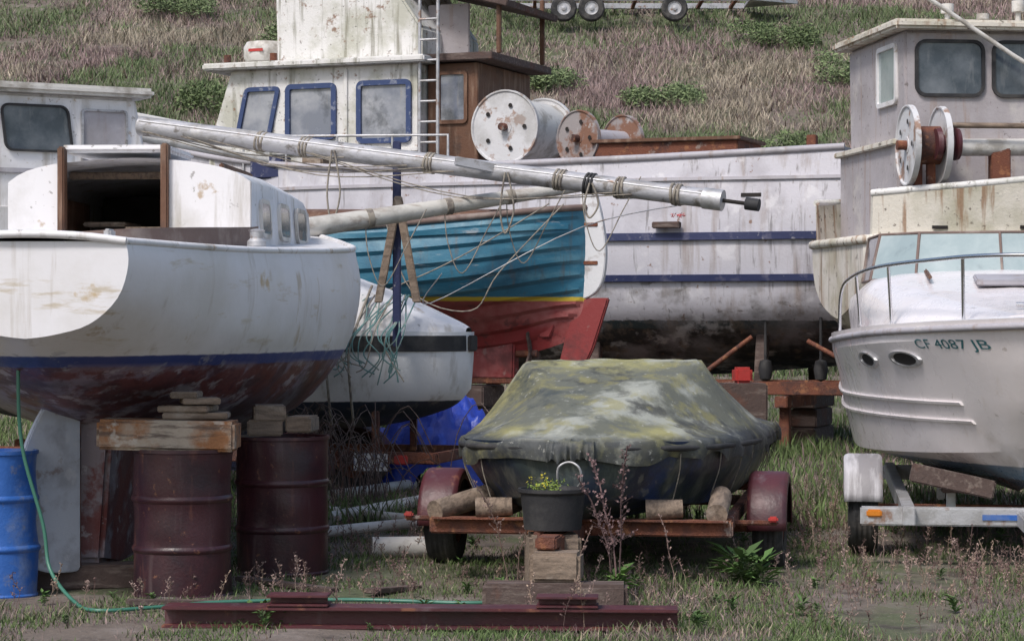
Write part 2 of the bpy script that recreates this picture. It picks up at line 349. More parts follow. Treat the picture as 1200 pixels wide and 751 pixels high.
# ---------------------------------------------------------------- sloop on drums (left)
S=R('sailboat',(-2.65,13.0,0),86.5)
WH=(.76,.75,.78)
MH=mat('sloop_hull_paint',WH,[((.54,.51,.46),.9,.5,.66,.45,1.42,3),((.47,.31,.10),1.5,.62,.66,.75,1.45,1.9),((.48,.40,.28),(1.6,1.6,9),.60,.68,.7,1.42,2.),((.40,.30,.18),(5,5,1.2),.62,.68,.6,1.42,1.9),((.33,.27,.20),(6,6,.5),.58,.70,.5,1.4,3),
   ((.26,.22,.30),1.8,.44,.50,.9,0,1.34),((.15,.035,.03),2.6,.5,.56,.85,0,1.32),((.44,.40,.46),3.5,.56,.6,.8,0,1.33),((.03,.025,.035),1.5,.54,.62,.6,0,1.25),((.3,.3,.36),7.,.58,.64,.7,1.3,1.42),((.08,.03,.05),12.,.55,.6,.6,0,1.33)],
   bands=[(0,(.10,.045,.065)),(1.335,(.035,.06,.23)),(1.40,WH)],rough=.42,bump=.1,bscale=18)
b,po,sb=hull(S,'hull',[(0,[(.55,2.03),(.56,1.9),(.5,1.72),(.35,1.58),(.15,1.52),(0,1.5)]),
 (1.2,[(.95,2.02),(.98,1.8),(.9,1.48),(.62,1.22),(.28,1.08),(0,1.02)]),
 (2.6,[(1.2,2.05),(1.24,1.75),(1.16,1.38),(.86,1.05),(.4,.86),(0,.8)]),
 (4.0,[(1.28,2.10),(1.33,1.8),(1.24,1.4),(.9,1.0),(.4,.78),(0,.72)]),
 (5.6,[(1.0,2.2),(1.0,1.9),(.88,1.5),(.6,1.1),(.25,.85),(0,.75)]),
 (7.0,[(.5,2.34),(.46,2.0),(.36,1.6),(.22,1.3),(.08,1.0),(0,.95)]),
 (7.9,[(.02,2.46),(.015,2.1),(.01,1.8),(.008,1.5),(.004,1.3),(0,1.2)])],MH,deck=M['white'],lump=.02)
tube(S,'toe_rail_starboard',[p+np.array((0,.01,.0)) for p in sb],.022,M['white'],smooth=False)
tube(S,'toe_rail_port',[p-np.array((0,.01,.0)) for p in po],.022,M['white'],smooth=False)
tube(S,'transom_rail',[po[0],(-.02,.3,2.06),(-.03,0,2.07),(-.02,-.3,2.06),sb[0]],.022,M['white'])
kp=[(1.35,1.3),(1.45,.14),(1.9,.08),(5.0,.12),(5.9,.9),(5.2,1.2)]
vs=[];n=len(kp)
MK=mat('keel_antifoul',(.13,.05,.055),[((.30,.27,.30),2.5,.47,.55,.8),((.16,.035,.03),3.5,.5,.56,.8),((.45,.42,.44),6.,.6,.64,.7),((.25,.10,.05),2.,.55,.62,.7)],rough=.7,bump=.3)
for s in(1,-1):
    for x,z in kp: vs.append((x,s*(.07+.12*min(1,z)),z))
mk(S,'keel',vs,[list(range(n)),list(range(2*n-1,n-1,-1))]+[[i,(i+1)%n,n+(i+1)%n,n+i] for i in range(n)],MK,bevel=.03)
a=rad(132); ru=V((math.cos(a),math.sin(a),0)); o=V((1.33,.04,0))
rp=[(0,1.15),(.1,1.18),(.24,1.08),(.38,.8),(.43,.5),(.39,.25),(.26,.12),(.05,.1),(0,.12)]
MR=mat('rudder_paint',(.50,.53,.60),[((.30,.30,.34),3.,.48,.6,.7),((.6,.6,.63),8.,.6,.66,.5),((.2,.13,.1),5.,.6,.66,.6)],rough=.6)
RP=[np.array(p) for p in rp]; rps=[cr(RP,t) for t in np.linspace(0,8,33)]
prism(S,'rudder',[o+ru*p[0]+V((0,0,p[1])) for p in rps],V((-math.sin(a),math.cos(a),0))*.045,MR,bevel=.012)
tube(S,'rudder_stock',[o+V((0,0,.1)),o+V((0,0,1.3))],.025,M['rust'])
def trunk(x,hb,zs,zc,zb):
    return [(x,hb,zb),(x,hb*.96,zs)]+[(x,hb*.96*math.cos(rad(t)),zs+(zc-zs)*math.sin(rad(t))) for t in(25,50,75,90,105,130,155)]+[(x,-hb*.96,zs),(x,-hb,zb)]
T=[trunk(2.6,.80,2.50,2.66,2.0),trunk(3.4,.84,2.50,2.65,2.0),trunk(4.8,.84,2.47,2.60,2.05),trunk(6.0,.70,2.44,2.53,2.1)]
k=len(T[0]); vs=[p for r in T for p in r]
fs=[(i*k+j,i*k+j+1,(i+1)*k+j+1,(i+1)*k+j) for i in range(3) for j in range(k-1)]+[[3*k+j for j in range(k)]]
mk(S,'cabin_trunk',vs,fs,M['white'],sharp=50)
oy=.10
for nm,ya,yb in(('bulkhead_port',.80,oy+.33),('bulkhead_starboard',oy-.33,-.80)):
    top=[(y,2.50+.155*math.sqrt(max(0,1-(y/.77)**2))) for y in np.linspace(ya,yb,7)]
    prism(S,nm,[(2.6,ya,1.95)]+[(2.6,y,z) for y,z in top]+[(2.6,yb,1.95)],(-.04,0,0),M['white'],bevel=.004)
prism(S,'lower_bulkhead',[(2.6,oy+.33,1.95),(2.6,oy+.33,2.08),(2.6,oy-.33,2.08),(2.6,oy-.33,1.95)],(-.04,0,0),M['teak'],.004)
box(S,'door_frame_port',(2.56,oy+.34,2.4),(.10,.045,.66),M['teak']); box(S,'door_frame_starboard',(2.56,oy-.34,2.41),(.10,.05,.68),M['teak'])
box(S,'hatch_slide',(3.0,oy,2.72),(.85,.72,.05),M['white'],bevel=.02)
box(S,'cabin_inside_back',(4.4,0,2.2),(.02,1.2,.6),M['dark']); box(S,'cabin_sole',(3.3,0,2.0),(1.3,1.3,.02),M['dark'])
for s in(1,-1): box(S,'cabin_lining',(3.3,s*.6,2.2),(1.3,.02,.45),M['teak'])
box(S,'cabin_locker',(3.0,oy-.15,2.14),(.3,.3,.16),M['wood']);box(S,'cabin_beam',(3.2,oy,2.58),(.05,.9,.05),M['wood']); box(S,'cabin_shelf',(3.4,.3,2.25),(.5,.3,.03),M['wood'])
for x,w,yy in((3.1,.34,-.80),(3.75,.40,-.825),(4.5,.40,-.83)):
    window(S,(x,yy-.006,2.28),(1,.0,0),(0,.06,1),w,.2,M['pvc'],M['glass'],.03,.05,.012,'portlight',gd=.009)
cp=[(.72,-.05),(.75,-.4),(1.3,-.68),(2.0,-.8),(2.56,-.85)]
for nm,sgn in(('coaming_starboard',1),('coaming_port',-1)):
    pp=[cr([np.array((x,y*sgn)) for x,y in (cp if sgn==1 else cp[2:])],t) for t in np.linspace(0,(4 if sgn==1 else 2),30)]
    vs=[];
    for i,p in enumerate(pp):
        h=(2.10+.11*(i/29)) if sgn==1 else 2.08
        vs+=[(p[0],p[1],2.0),(p[0],p[1],h),(p[0]+.02,p[1]+.02*sgn,h),(p[0]+.02,p[1]+.02*sgn,2.0)]
    fs=[(i*4+j,i*4+(j+1)%4,i*4+4+(j+1)%4,i*4+4+j) for i in range(29) for j in range(4)]
    mk(S,nm,vs,fs,M['coam'])
box(S,'cleat',(.5,-.35,2.09),(.14,.04,.05),M['galv']);box(S,'mast_step',(3.9,0,2.72),(.15,.15,.12),M['galv'])
box(S,'handrail',(4.0,-.45,2.66),(1.2,.03,.04),M['teak']); lathe(S,'sheet_winch',(1.9,-.95,2.06),(0,0,1),[(0,.06),(.03,.06),(.05,.04),(.09,.045),(.10,.055),(.11,0)],M['galv'],20)

# ---------------------------------------------------------------- drums, cribbing
def drum(x,y,m,name='steel_drum',h=.87,r=.292):
    D=R(name,(x,y,H(x,y)-.01)); p=[(0,0),(0,r-.012),(.0,r),(.02,r+.004),(.03,r-.004)]
    for zc in(.29,.58):
        for i in range(9): 
            t=(i-4)/4; p.append((zc+t*.022,r-.004+.011*math.cos(t*math.pi/2)))
        if zc==.29:
            for zz in(.33,.36,.39,.42,.45,.48,.51,.54): p.append((zz,r-.006+.003*math.sin(zz*105)))
    p+=[(.62,r-.004)]+[(z,r-.006+.003*math.sin(z*105)) for z in(.66,.69,.72,.75,.78,.81)]+[(h-.025,r-.004),(h-.02,r+.004),(h,r+.004),(h,r-.012),(h-.02,r-.014),(h-.02,0)]
    o=lathe(D,'shell',(0,0,0),(0,0,1),p,m,56,25)
    sd_=random.random()*50
    for v in o.data.vertices:
        q=v.co; k_=.016*noise.noise(V((q.x*4+sd_,q.y*4,q.z*5))); v.co.x*=1+k_/r; v.co.y*=1+k_/r
    cyl(D,'bung',(r*.6,0,h-.02),(r*.6,0,h-.005),.03,m)
drum(-1.93,14.0,M['drum']); drum(-1.45,15.1,M['drum'])
box(None,'timber_beam',(-2.0,13.95,.935),(.80,.32,.175),M['beamw'],(0,1,-1),.018)
C1=R('timber_blocking',(-1.93,14,0))
for i,(x,w,z,a) in enumerate(((.08,.38,1.045,3),(.03,.30,1.085,-8),(.10,.22,1.13,12),(.02,.16,1.165,0))): box(C1,'plank',(x,.02,z),(w,.26,.036),M['wood'],(0,0,a),.006)
C2=R('timber_blocking',(-1.45,15.1,0))
for i,(x,w,z,a) in enumerate(((-.1,.22,.93,3),(.13,.16,.95,-6),(-.08,.2,1.02,8))): box(C2,'block',(x,-.05,z),(w,.3,.10),M['wood'],(0,0,a),.01)
drum(-2.98,14.0,M['bluep'],'plastic_barrel',.86,.2)
box(None,'timber_sleeper',(-2.75,14.4,.06),(1.2,.25,.15),M['dkwood'],(0,0,8),.015)
for (x,y,l,a) in((-1.9,13.35,.5,20),(-1.35,14.3,.7,-30),(-2.2,14.6,.9,5),(.9,13.0,.45,30),(-.7,14.1,.5,60)): box(None,'loose_plank',(x,y,H(x,y)+.02),(l,.09,.03),M['dkwood'],(0,3,a),.005)
tube(None,'garden_hose',[(-2.78,13.55,1.5),(-2.79,13.5,1.35),(-2.77,13.5,.9),(-2.65,13.5,.45),(-2.6,13.45,.2),(-2.42,13.2,.05),(-2.25,12.95,.03),(-1.95,13.1,.03),(-1.6,13.3,.035),(-.9,13.45,.03),(-.3,13.3,.03),(.0,13.35,.03)],.011,M['hose'])

# ---------------------------------------------------------------- trailer and covered runabout
A=R('boat_trailer',(.35,14.1,0),80)
wheel(A,'wheel_left',(1.45,1.05,.30),(0,1,0),.30,.19); wheel(A,'wheel_right',(1.45,-1.07,.30),(0,1,0),.30,.19)
fender(A,'fender_left',(1.45,1.05,.28),(0,1,0),.355,.25,M['maroon']); fender(A,'fender_right',(1.45,-1.07,.28),(0,1,0),.355,.25,M['maroon'])
box(A,'axle',(1.45,0,.28),(.07,1.95,.07),M['rust'])
for s in(1,-1): prism(A,'side_rail',[(.42,s*.85,.33),(.42,s*.85,.41),(4.2,s*.78,.41),(4.2,s*.78,.33)],(0,s*.06,0),M['rust'],.006)
box(A,'front_crossbeam',(.36,0,.355),(.08,1.85,.10),M['rust']); box(A,'crossbeam_flange',(.33,0,.40),(.12,1.8,.012),M['rust'],bevel=.002)
box(A,'rear_crossbeam',(4.1,0,.36),(.07,1.6,.07),M['rust']);box(A,'mid_crossbeam',(2.6,0,.36),(.07,1.6,.07),M['rust'])
box(A,'tongue',(-.15,.02,.33),(1.05,.10,.10),M['rust']); box(A,'coupler',(-.72,.02,.36),(.22,.12,.07),M['rust'])
cyl(A,'jack_post',(-.45,.12,.16),(-.45,.12,.5),.03,M['rust']); 
for s in(1,-1):
    box(A,'light_bracket',(.75,s*1.0,.36),(.05,.34,.03),M['rust']);box(A,'marker_light',(.72,s*1.14,.385),(.04,.06,.035),M['red'])
    box(A,'bunk',(1.9,s*.5,.45),(3.0,.12,.10),M['wood'],(0,0,0),.02)
    cyl(A,'roller_log',(.35,s*.52+.12,.46),(.38,s*.52-.10,.47),.065,M['wood'],.055); cyl(A,'roller_log',(.32,s*.86+.03,.44),(.75,s*.72-.1,.52),.065,M['wood'])
Bt=R('covered_motorboat',(.35,14.1,0),80)
MB=mat('dark_blue_gelcoat',(.018,.028,.05),[((.05,.065,.055),1.8,.46,.60,.85),((.16,.17,.14),(6,6,1.2),.54,.68,.6),((.02,.045,.14),2.,.54,.62,.7),((.2,.2,.17),10.,.6,.66,.5)],rough=.4)
bs_,po,sb=hull(Bt,'hull',[(0,[(.10,.88),(.09,.75),(.05,.6),(0,.5)]),(.15,[(.42,.88),(.38,.74),(.25,.56),(0,.42)]),(.5,[(.70,.87),(.65,.72),(.48,.5),(0,.36)]),
 (1.1,[(.86,.86),(.82,.68),(.66,.45),(0,.33)]),(2.2,[(.95,.84),(.9,.66),(.76,.43),(0,.31)]),(4.3,[(.92,.82),(.88,.64),(.76,.42),(0,.3)])],MB,smooth=False,sharp=25)
tube(Bt,'rub_rail',[p*np.array((1,1.02,1))-np.array((0,0,.04)) for p in po[::-1]]+[p*np.array((1,1.02,1))-np.array((0,0,.04)) for p in sb],.018,M['black'],smooth=False)
tube(Bt,'bow_eye_handle',[(.0,.06,.62),(-.07,.07,.66),(-.10,.06,.74),(-.09,0,.77),(-.10,-.06,.74),(-.07,-.07,.66),(.02,-.02,.6)],.007,M['galv'])
MC=mat('boat_cover_canvas',(.12,.125,.10),[((.31,.29,.12),1.0,.47,.57,.8),((.36,.37,.33),1.7,.50,.60,.8),((.045,.045,.04),2.6,.54,.62,.8),((.24,.22,.08),6.,.52,.62,.55),((.02,.03,.04),(1.,1.,3.),.56,.64,.7),((.025,.03,.04),9.,.20,.5,.85,0,.90),((.5,.5,.46),22.,.62,.67,.4)],rough=.7,bump=.35,bscale=14)
px=np.array([0,.15,.5,1.1,2.2,4.3]);hbx=np.array([.14,.44,.72,.88,.97,.94])
def Hc(x): return float(np.interp(x,[0,.3,.9,1.75,2.0,2.8,4.3],[.02,.10,.25,.47,.48,.40,.16]))
NX,NY=110,60; vs=[];fs=[]
for i in range(NX+1):
    x=-.04+4.4*(i/NX)**1.15; hb=float(np.interp(max(x,0),px,hbx)); 
    w=float(np.interp(x,[0,1.75,2.8,4.3],[.0,.62,.55,.2])); pw=float(np.interp(x,[0,1.7,2,4.3],[1.2,1.05,1.0,1.2]))
    for j in range(NY+1):
        v=-1+2*j/NY; t=min(1,(1-abs(v))/(1-w)); p=t**pw
        zz=.875-.012*x+Hc(x)*p
        wr=.018*noise.noise(V((x*2.2,v*2.5,1)))+.014*noise.noise(V((x*7,v*3,5)))+.014*math.sin(9*v+5*x)*(1-t)*t*2
        q_=abs(noise.noise(V((x*2.5+v*3,v*2-x,3))))
        wr+=.014*(1-q_*4)*(1-t*.5) if q_<.25 else 0
        sag=-.05*math.sin(math.pi*min(1,t))*(1 if t<1 else 0)*(.6+.5*math.cos(x*5.5))*Hc(x)*2
        vs.append((x,hb*v+.01*noise.noise(V((x*5,v*4,8))),zz+wr+sag*.7))
for i in range(NX):
    for j in range(NY): fs.append((i*(NY+1)+j,i*(NY+1)+j+1,(i+1)*(NY+1)+j+1,(i+1)*(NY+1)+j))
loop=[i*(NY+1) for i in range(NX,0,-1)]+list(range(NY+1))+[i*(NY+1)+NY for i in range(1,NX+1)]
prev=loop
for r_,(dz,out) in enumerate(((.03,.018),(.07,.022),(.115,.012))):
    cur=[]
    for q,idx in enumerate(loop):
        x,y,z=vs[idx]; d=np.array((x,y))-np.array((max(.5,x),0)); d=d/(np.linalg.norm(d)+1e-6)
        fl=.012*math.sin(q*.7+3*noise.noise(V((q*.05,0,0))))+.02*noise.noise(V((q*.25,0,r_)))
        cur.append(len(vs)); vs.append((x+d[0]*(out+fl*.6*r_),y+d[1]*(out+fl*.6*r_),z-dz-.05*noise.noise(V((q*.12,3,0)))*r_))
    for q in range(len(loop)-1): fs.append((prev[q],prev[q+1],cur[q+1],cur[q]))
    prev=cur
mk(Bt,'cover',vs,fs,MC,sharp=70)
for i in range(9):
    for s in(1,-1):
        x=.35+i*.45; y=s*float(np.interp(x,px,hbx)); tube(Bt,'cover_tie',[(x,y*1.02,.80),(x+.02,y*1.0,.68),(x+.05,y*.93,.52)],.0035,M['rope'])
TB=R('black_planter_tub',(.235,13.78,.40))
lathe(TB,'tub',(0,0,0),(0,0,1),[(0,0),(0,.165),(.2,.185),(.215,.20),(.235,.20),(.235,.185),(.2,.175),(.19,0)],M['black'],40)
leafcloud('yellow_flower_plant',.2,13.78,.24,.09,200,(.16,.22,.04),.013,.2,.60)
leafcloud('yellow_flower_plant',.15,13.76,.16,.10,50,(.6,.5,.04),.010,.12,.63)
box(None,'timber_block',(.235,13.78,.2),(.3,.28,.35),M['wood'],(0,0,6),.02)
box(None,'timber_sleeper',(.24,13.25,.07),(.80,.22,.16),M['dkwood'],(0,0,-3),.02)
box(None,'timber_block',(.25,13.3,.235),(.28,.20,.165),M['wood'],(0,0,-8),.02)

# I-beam and channel pieces in the foreground
IB=R('steel_i_beam',(-.48,12.45,0),-3)
for z,h,w in((.105,.018,.20),(.055,.085,.02),(.01,.018,.20)): box(IB,'web' if h>.05 else 'flange',(0,0,z),(2.68,w,h),M['maroon'],(0,0,0),.004)
for x in(-.63,.77):
    for dx,dz,w,h in((0,.165,.32,.012),(0,.12,.32,.012)): box(IB,'channel_plate',(x,-.02,dz+.005),(w,.17,h),M['maroon'],bevel=.003)
    box(IB,'channel_web',(x,-.02,.147),(.30,.02,.034),M['maroon'],bevel=.002)
for i,(x,y,z,x2,y2,z2,r) in enumerate(((-1.6,21,.06,-.92,22.2,.08,.05),(-1.41,18.4,.08,-.65,19.9,.12,.05),(-1.35,17.2,.08,-.58,17.9,.1,.04),(-1.7,19.5,.07,-.8,18.2,.09,.04))):
    cyl(None,'white_pipe',(x,y,z),(x2,y2,z2),r,M['pvc'])
lathe(None,'drain_pipe',(-.93,15.9,.09),(1,.12,0),[(0,.06),(0,.072),(.42,.072),(.42,.06),(0,.06)],M['pvc'],28)

# ---------------------------------------------------------------- white cabin cruiser at right
Cc=R('cabin_cruiser',(3.2,14.6,0),82.5)
WC=(.80,.755,.765)
MCc=mat('cruiser_gelcoat',WC,[((.62,.57,.56),.8,.5,.68,.5),((.46,.38,.30),(6,6,.5),.60,.74,.4),((.40,.36,.32),3.,.56,.7,.5,.6,.95),((.25,.2,.16),11.,.65,.69,.5)],bands=[(0,(.05,.06,.09)),(.57,(.10,.17,.26)),(.66,WC)],rough=.3,bump=.05,coat=.3)
cb,po,sb=hull(Cc,'hull',[(0,[(0,.02,1.62),(.06,.02,1.5),(.14,.015,1.33),(.32,.01,1.05),(.55,.005,.8),(.8,0,.62)]),
 (.45,[(0,.48,1.60),(.03,.46,1.48),(.06,.37,1.30),(.14,.25,1.02),(.25,.14,.76),(.4,0,.55)]),
 (1.3,[(0,.92,1.57),(0,.91,1.45),(0,.80,1.26),(0,.68,.98),(0,.56,.72),(0,0,.47)]),
 (2.4,[(0,1.16,1.53),(0,1.15,1.41),(0,1.07,1.22),(0,1.0,.95),(0,.93,.68),(0,0,.42)]),
 (3.7,[(0,1.23,1.5),(0,1.22,1.38),(0,1.17,1.2),(0,1.12,.93),(0,1.05,.66),(0,0,.4)]),
 (6.6,[(0,1.2,1.5),(0,1.2,1.38),(0,1.15,1.2),(0,1.1,.93),(0,1.04,.66),(0,0,.4)])],MCc,smooth=False,sharp=14,deck=M['white'])
for q in(po,sb): tube(Cc,'rub_rail',[p-np.array((0,0,.05)) for p in q],.022,M['greyhouse'],smooth=False)
hull(Cc,'foredeck',[(.25,[(.22,1.6),(.12,1.63),(0,1.64)]),(1.2,[(.78,1.57),(.55,1.72),(0,1.76)]),(2.3,[(.98,1.54),(.86,1.84),(0,1.91)]),(3.0,[(1.04,1.52),(.93,1.9),(0,1.97)]),(5.6,[(1.06,1.5),(.98,1.86),(0,1.88)])],MCc,sharp=60)
wz0,wz1=1.90,2.25
fr=[((2.75,0),(3.05,0)),((2.85,.62),(3.15,.58)),((3.25,.94),(3.5,.86)),((4.3,.98),(4.35,.93))]
for s in(1,-1):
    for i in range(3):
        (a0,b0),(a1,b1)=fr[i],fr[i+1]
        q=[V((a0[0],s*a0[1],wz0)),V((a1[0],s*a1[1],wz0)),V((b1[0],s*b1[1],wz1)),V((b0[0],s*b0[1],wz1 if i<2 else wz1))]
        prism(Cc,'windshield_pane',q,(.01,0,0) if i<2 else (0,-s*.01,0),M['glassg'] if i<2 else M['glass'],bevel=0)
        tube(Cc,'windshield_frame',q,.014,M['coam'],smooth=False,cyc=True)
    tube(Cc,'bow_rail_side',[(-.05,0,2.0),(.1,s*.3,2.0),(.5,s*.55,1.99),(1.3,s*.92,1.96),(2.2,s*1.1,1.9),(2.9,s*1.16,1.8),(3.15,s*1.17,1.53)],.013,M['chrome'])
    for x,y,t in((.35,.42,1.99),(1.2,.86,1.96),(2.1,1.06,1.91)): tube(Cc,'stanchion',[(x+.12,s*y*.97,1.57),(x,s*y*1.0,t)],.011,M['chrome'])
hull_oval(Cc,'porthole',cb,1.08,1.345,.15,.042,1,M['galv'],M['dark']);hull_oval(Cc,'porthole',cb,1.72,1.33,.15,.042,1,M['galv'],M['dark'])
tl=mat('teal_lettering',(.03,.13,.15),rough=.5,bump=0)
hull_text(Cc,'registration_number',cb,'CF 4087 JB',.86,.28,1.42,.085,1,tl)
for z in(1.05,.93): strake(Cc,'spray_rail',cb,.75,6.2,z,z+.025,.02,MCc,1)
box(Cc,'deck_hatch',(1.9,0,1.88),(.5,.5,.04),M['greyhouse'],(0,-6,0),.01); tube(Cc,'anchor_cleat',[(.5,.08,1.7),(.5,-.08,1.7)],.015,M['chrome'])
box(Cc,'cockpit_back',(4.6,0,1.9),(1.2,1.7,.2),M['coam'],(0,0,0),.04); box(Cc,'handrail',(2.4,.55,1.93),(.7,.03,.03),M['teak'],(0,-5,0))
Tc=R('boat_trailer',(3.2,14.6,0),82.5)
for s in(1,-1):
    wheel(Tc,'wheel',(1.75,s*1.02,.31),(0,1,0),.31,.2,M['galv']); fender(Tc,'fender',(1.75,s*1.02,.33),(0,1,0),.355,.26,M['fend'],8,172)
    prism(Tc,'side_rail',[(.7,s*.7,.28),(.7,s*.7,.40),(5.6,s*.7,.40),(5.6,s*.7,.28)],(0,s*.08,0),M['galv'],.006)
    box(Tc,'bunk',(2.8,s*.45,.50),(3.6,.14,.06),M['dkwood']); 
    for x in(1.2,2.6,4.2): box(Tc,'bunk_post',(x,s*.45,.40),(.06,.06,.18),M['galv'])
box(Tc,'front_crossbeam',(.85,.0,.33),(.10,2.1,.12),M['galv']);box(Tc,'rear_crossbeam',(5.4,0,.33),(.1,1.6,.12),M['galv']);box(Tc,'axle',(1.75,0,.30),(.08,1.9,.08),M['rust'])
box(Tc,'bunk_bolster',(1.0,.45,.55),(.12,.55,.12),M['dkwood'],(12,0,0)); box(Tc,'maker_label',(.793,.1,.33),(.006,.34,.035),M['bluep'],bevel=0)
box(Tc,'marker_light',(.80,.96,.35),(.03,.1,.05),mat('amber_lens',(.6,.2,.02),rough=.3,bump=0)); box(Tc,'tongue',(-.2,0,.32),(2.0,.1,.1),M['galv'])

# ---------------------------------------------------------------- white day sailer on trailer (behind)
Dd=R('sailing_dinghy',(-.36,21,0),165)
MD=mat('dinghy_paint',(.78,.78,.79),[((.48,.47,.45),1.4,.52,.68,.45),((.34,.30,.25),(8,8,.8),.56,.68,.5)],bands=[(0,(.03,.04,.06)),(.90,(.78,.78,.79))],rough=.4)
db,po,sb=hull(Dd,'hull',[(0,[(.10,1.50),(.09,1.32),(.05,1.15),(0,1.0)]),(.22,[(.42,1.50),(.40,1.25),(.26,.95),(0,.82)]),(.9,[(.80,1.52),(.78,1.16),(.55,.80),(0,.66)]),
 (2.2,[(1.0,1.54),(.99,1.1),(.74,.74),(0,.60)]),(4.2,[(.9,1.56),(.88,1.12),(.62,.8),(0,.68)]),(5.6,[(.1,1.65),(.09,1.3),(.05,1.1),(0,1.0)])],MD,sharp=50)
hull(Dd,'cabin_deck',[(.02,[(.10,1.50),(.07,1.53),(0,1.54)]),(.22,[(.41,1.50),(.3,1.60),(0,1.64)]),(.9,[(.79,1.52),(.6,1.84),(0,1.92)]),(1.6,[(.9,1.53),(.72,2.0),(0,2.09)]),(3.0,[(.93,1.54),(.75,2.0),(0,2.12)]),(4.2,[(.86,1.56),(.6,1.78),(0,1.9)]),(5.5,[(.1,1.65),(.06,1.68),(0,1.7)])],M['white'],sharp=60,cap=False)
for s in(1,-1): strake(Dd,'rubber_rub_rail',db,.01,5.4,1.33,1.47,.025,M['black'],s,90)
box(Dd,'end_rub_rail',(-.015,0,1.40),(.03,.22,.14),M['black'])
box(Dd,'keel_fin',(2.3,0,.5),(1.2,.12,.5),M['navy'],bevel=.03)
for x in(.75,.95,1.35): tube(Dd,'hanging_strap',[(x,.5,1.9),(x+.02,.86,1.55),(x+.04,1.0,1.3),(x+.05,.93,1.0),(x+.08,.75,.7)],.012,M['rope'])
for k_ in range(34):
    x=random.uniform(.3,1.3); tube(Dd,'tangled_line',[(x+random.uniform(-.2,.2),.55,1.82),(x,.80,1.6),(x+random.uniform(-.08,.08),.98,1.45),(x+random.uniform(-.12,.12),1.0,random.uniform(1.2,1.34)),(x+random.uniform(-.15,.15),1.0,random.uniform(1.05,1.25))],.006,M['tealrope'] if k_%3 else M['rope'])
Td=R('boat_trailer',(-.36,21,0),165)
for s in(1,-1):
    wheel(Td,'wheel',(1.35,s*.85,.3),(0,1,0),.3,.18); fender(Td,'fender',(1.35,s*.85,.28),(0,1,0),.36,.22,M['maroon'])
    box(Td,'side_rail',(2.4,s*.62,.42),(4.6,.07,.1),M['rust']); 
    for x in(.7,3.4): box(Td,'support_post',(x,s*.55,.62),(.06,.06,.4),M['rust'])
box(Td,'rear_crossbeam',(.15,0,.42),(.08,1.5,.09),M['rust']); box(Td,'axle',(1.35,0,.3),(.07,1.6,.07),M['rust'])
box(Td,'number_plate',(.62,.93,.40),(.30,.01,.15),M['plate'],(0,0,0),.002); box(Td,'tail_lamp',(.36,.9,.42),(.12,.03,.08),M['red'])
Ms=R('aluminium_mast',(-3.15,21,0),0,True)
p0,p1=V((-3.25,20.9,3.30)),V((1.62,19.0,2.56)); dm=(p1-p0).normalized()
cyl(Ms,'spar',p0,p1,.085,M['alu'],.075,28); cyl(Ms,'masthead_cap',p1-dm*.1,p1+dm*.06,.085,M['galv']); cyl(Ms,'masthead_fitting',p1+dm*.05,p1+dm*.25,.016,M['dark']); cyl(Ms,'masthead_light',p1+dm*.25,p1+dm*.36,.05,M['black'])
tube(Ms,'sail_track',[p0+V((0,-.075,.04)),p1+V((0,-.065,.03))],.012,M['galv'])
for t in(.22,.30,.52,.74,.79,.84,.93): 
    c=p0.lerp(p1,t); 
    for k_ in range(3): lathe(Ms,'lashing',c+dm*(k_*.03),dm+V((0,0,random.uniform(-.15,.15))),[(0,.08),(.006,.090),(.020,.090),(.026,.08)],M['rope'] if t!=.79 else M['black'],20)
for k_ in range(7):
    a_=random.uniform(0,.4);b_=a_+random.uniform(.3,.55); A0=p0.lerp(p1,a_);B0=p0.lerp(p1,min(b_,.98)); mid=(A0+B0)/2-V((0,-.02,random.uniform(.1,.32)))
    tube(Ms,'slack_rigging',[A0-V((0,.08,.05)),mid,B0-V((0,.08,.05))],.005,M['rope'])
for t,l in((.80,.28),(.66,.5),(.36,.6)):
    c=p0.lerp(p1,t); tube(Ms,'hanging_line',[c+V((0,-.1,0)),c+V((.05,-.11,-l*.6)),c+V((-.02,-.1,-l)),c+V((-.06,-.1,-l*.6)),c+V((-.02,-.1,0))],.008,M['rope'])
tube(Ms,'shroud',[p1+V((.0,0,0)),(.6,20.5,2.4),(-.7,20.6,1.75),(-.6,20.4,2.0)],.005,M['galv'])
box(Ms,'spreader',p0.lerp(p1,.62)+V((0,-.12,.02)),(.5,.03,.08),M['alu'],(0,10,15))
Bm=R('wooden_boom',(-1.85,19.4,0),0,True)
q0,q1=V((-1.84,19.3,2.32)),V((.72,20.3,2.76)); lathe(Bm,'spar',q0,q1-q0,[(0,.075),(0,.095),(.06,.095),(.08,.085),((q1-q0).length,.045),((q1-q0).length,0)],M['boomp'],28); lathe(Bm,'end_socket',q0,q1-q0,[(-.004,.078),(.03,.07),(.05,0)],M['teak'],24)
for t in(.25,.5,.7,.95): 
    c=q0.lerp(q1,t); lathe(Bm,'lashing',c,q1-q0,[(0,.06),(.01,.092-.04*t),(.06,.092-.04*t),(.07,.06)],M['rope'],18)
    tube(Bm,'reef_line',[c,c+V((.03,-.05,-.3)),c+V((.15,-.03,-.55)),c+V((.35,-.02,-.2)),c+V((.5,0,.08))],.005,M['rope'])
Cr=R('mast_crutch',(-.95,20.3,0),0,True)
box(Cr,'blue_post',(-.98,20.35,2.25),(.07,.07,1.75),M['navy']); 
prism(Cr,'leg_left',[(-1.1,20.25,1.75),(-1.17,20.25,1.75),(-1.0,20.25,2.65),(-.93,20.25,2.65)],(0,.05,0),M['wood']);prism(Cr,'leg_right',[(-.84,20.2,1.75),(-.77,20.2,1.75),(-.93,20.2,2.65),(-1.0,20.2,2.65)],(0,.045,0),M['wood'])

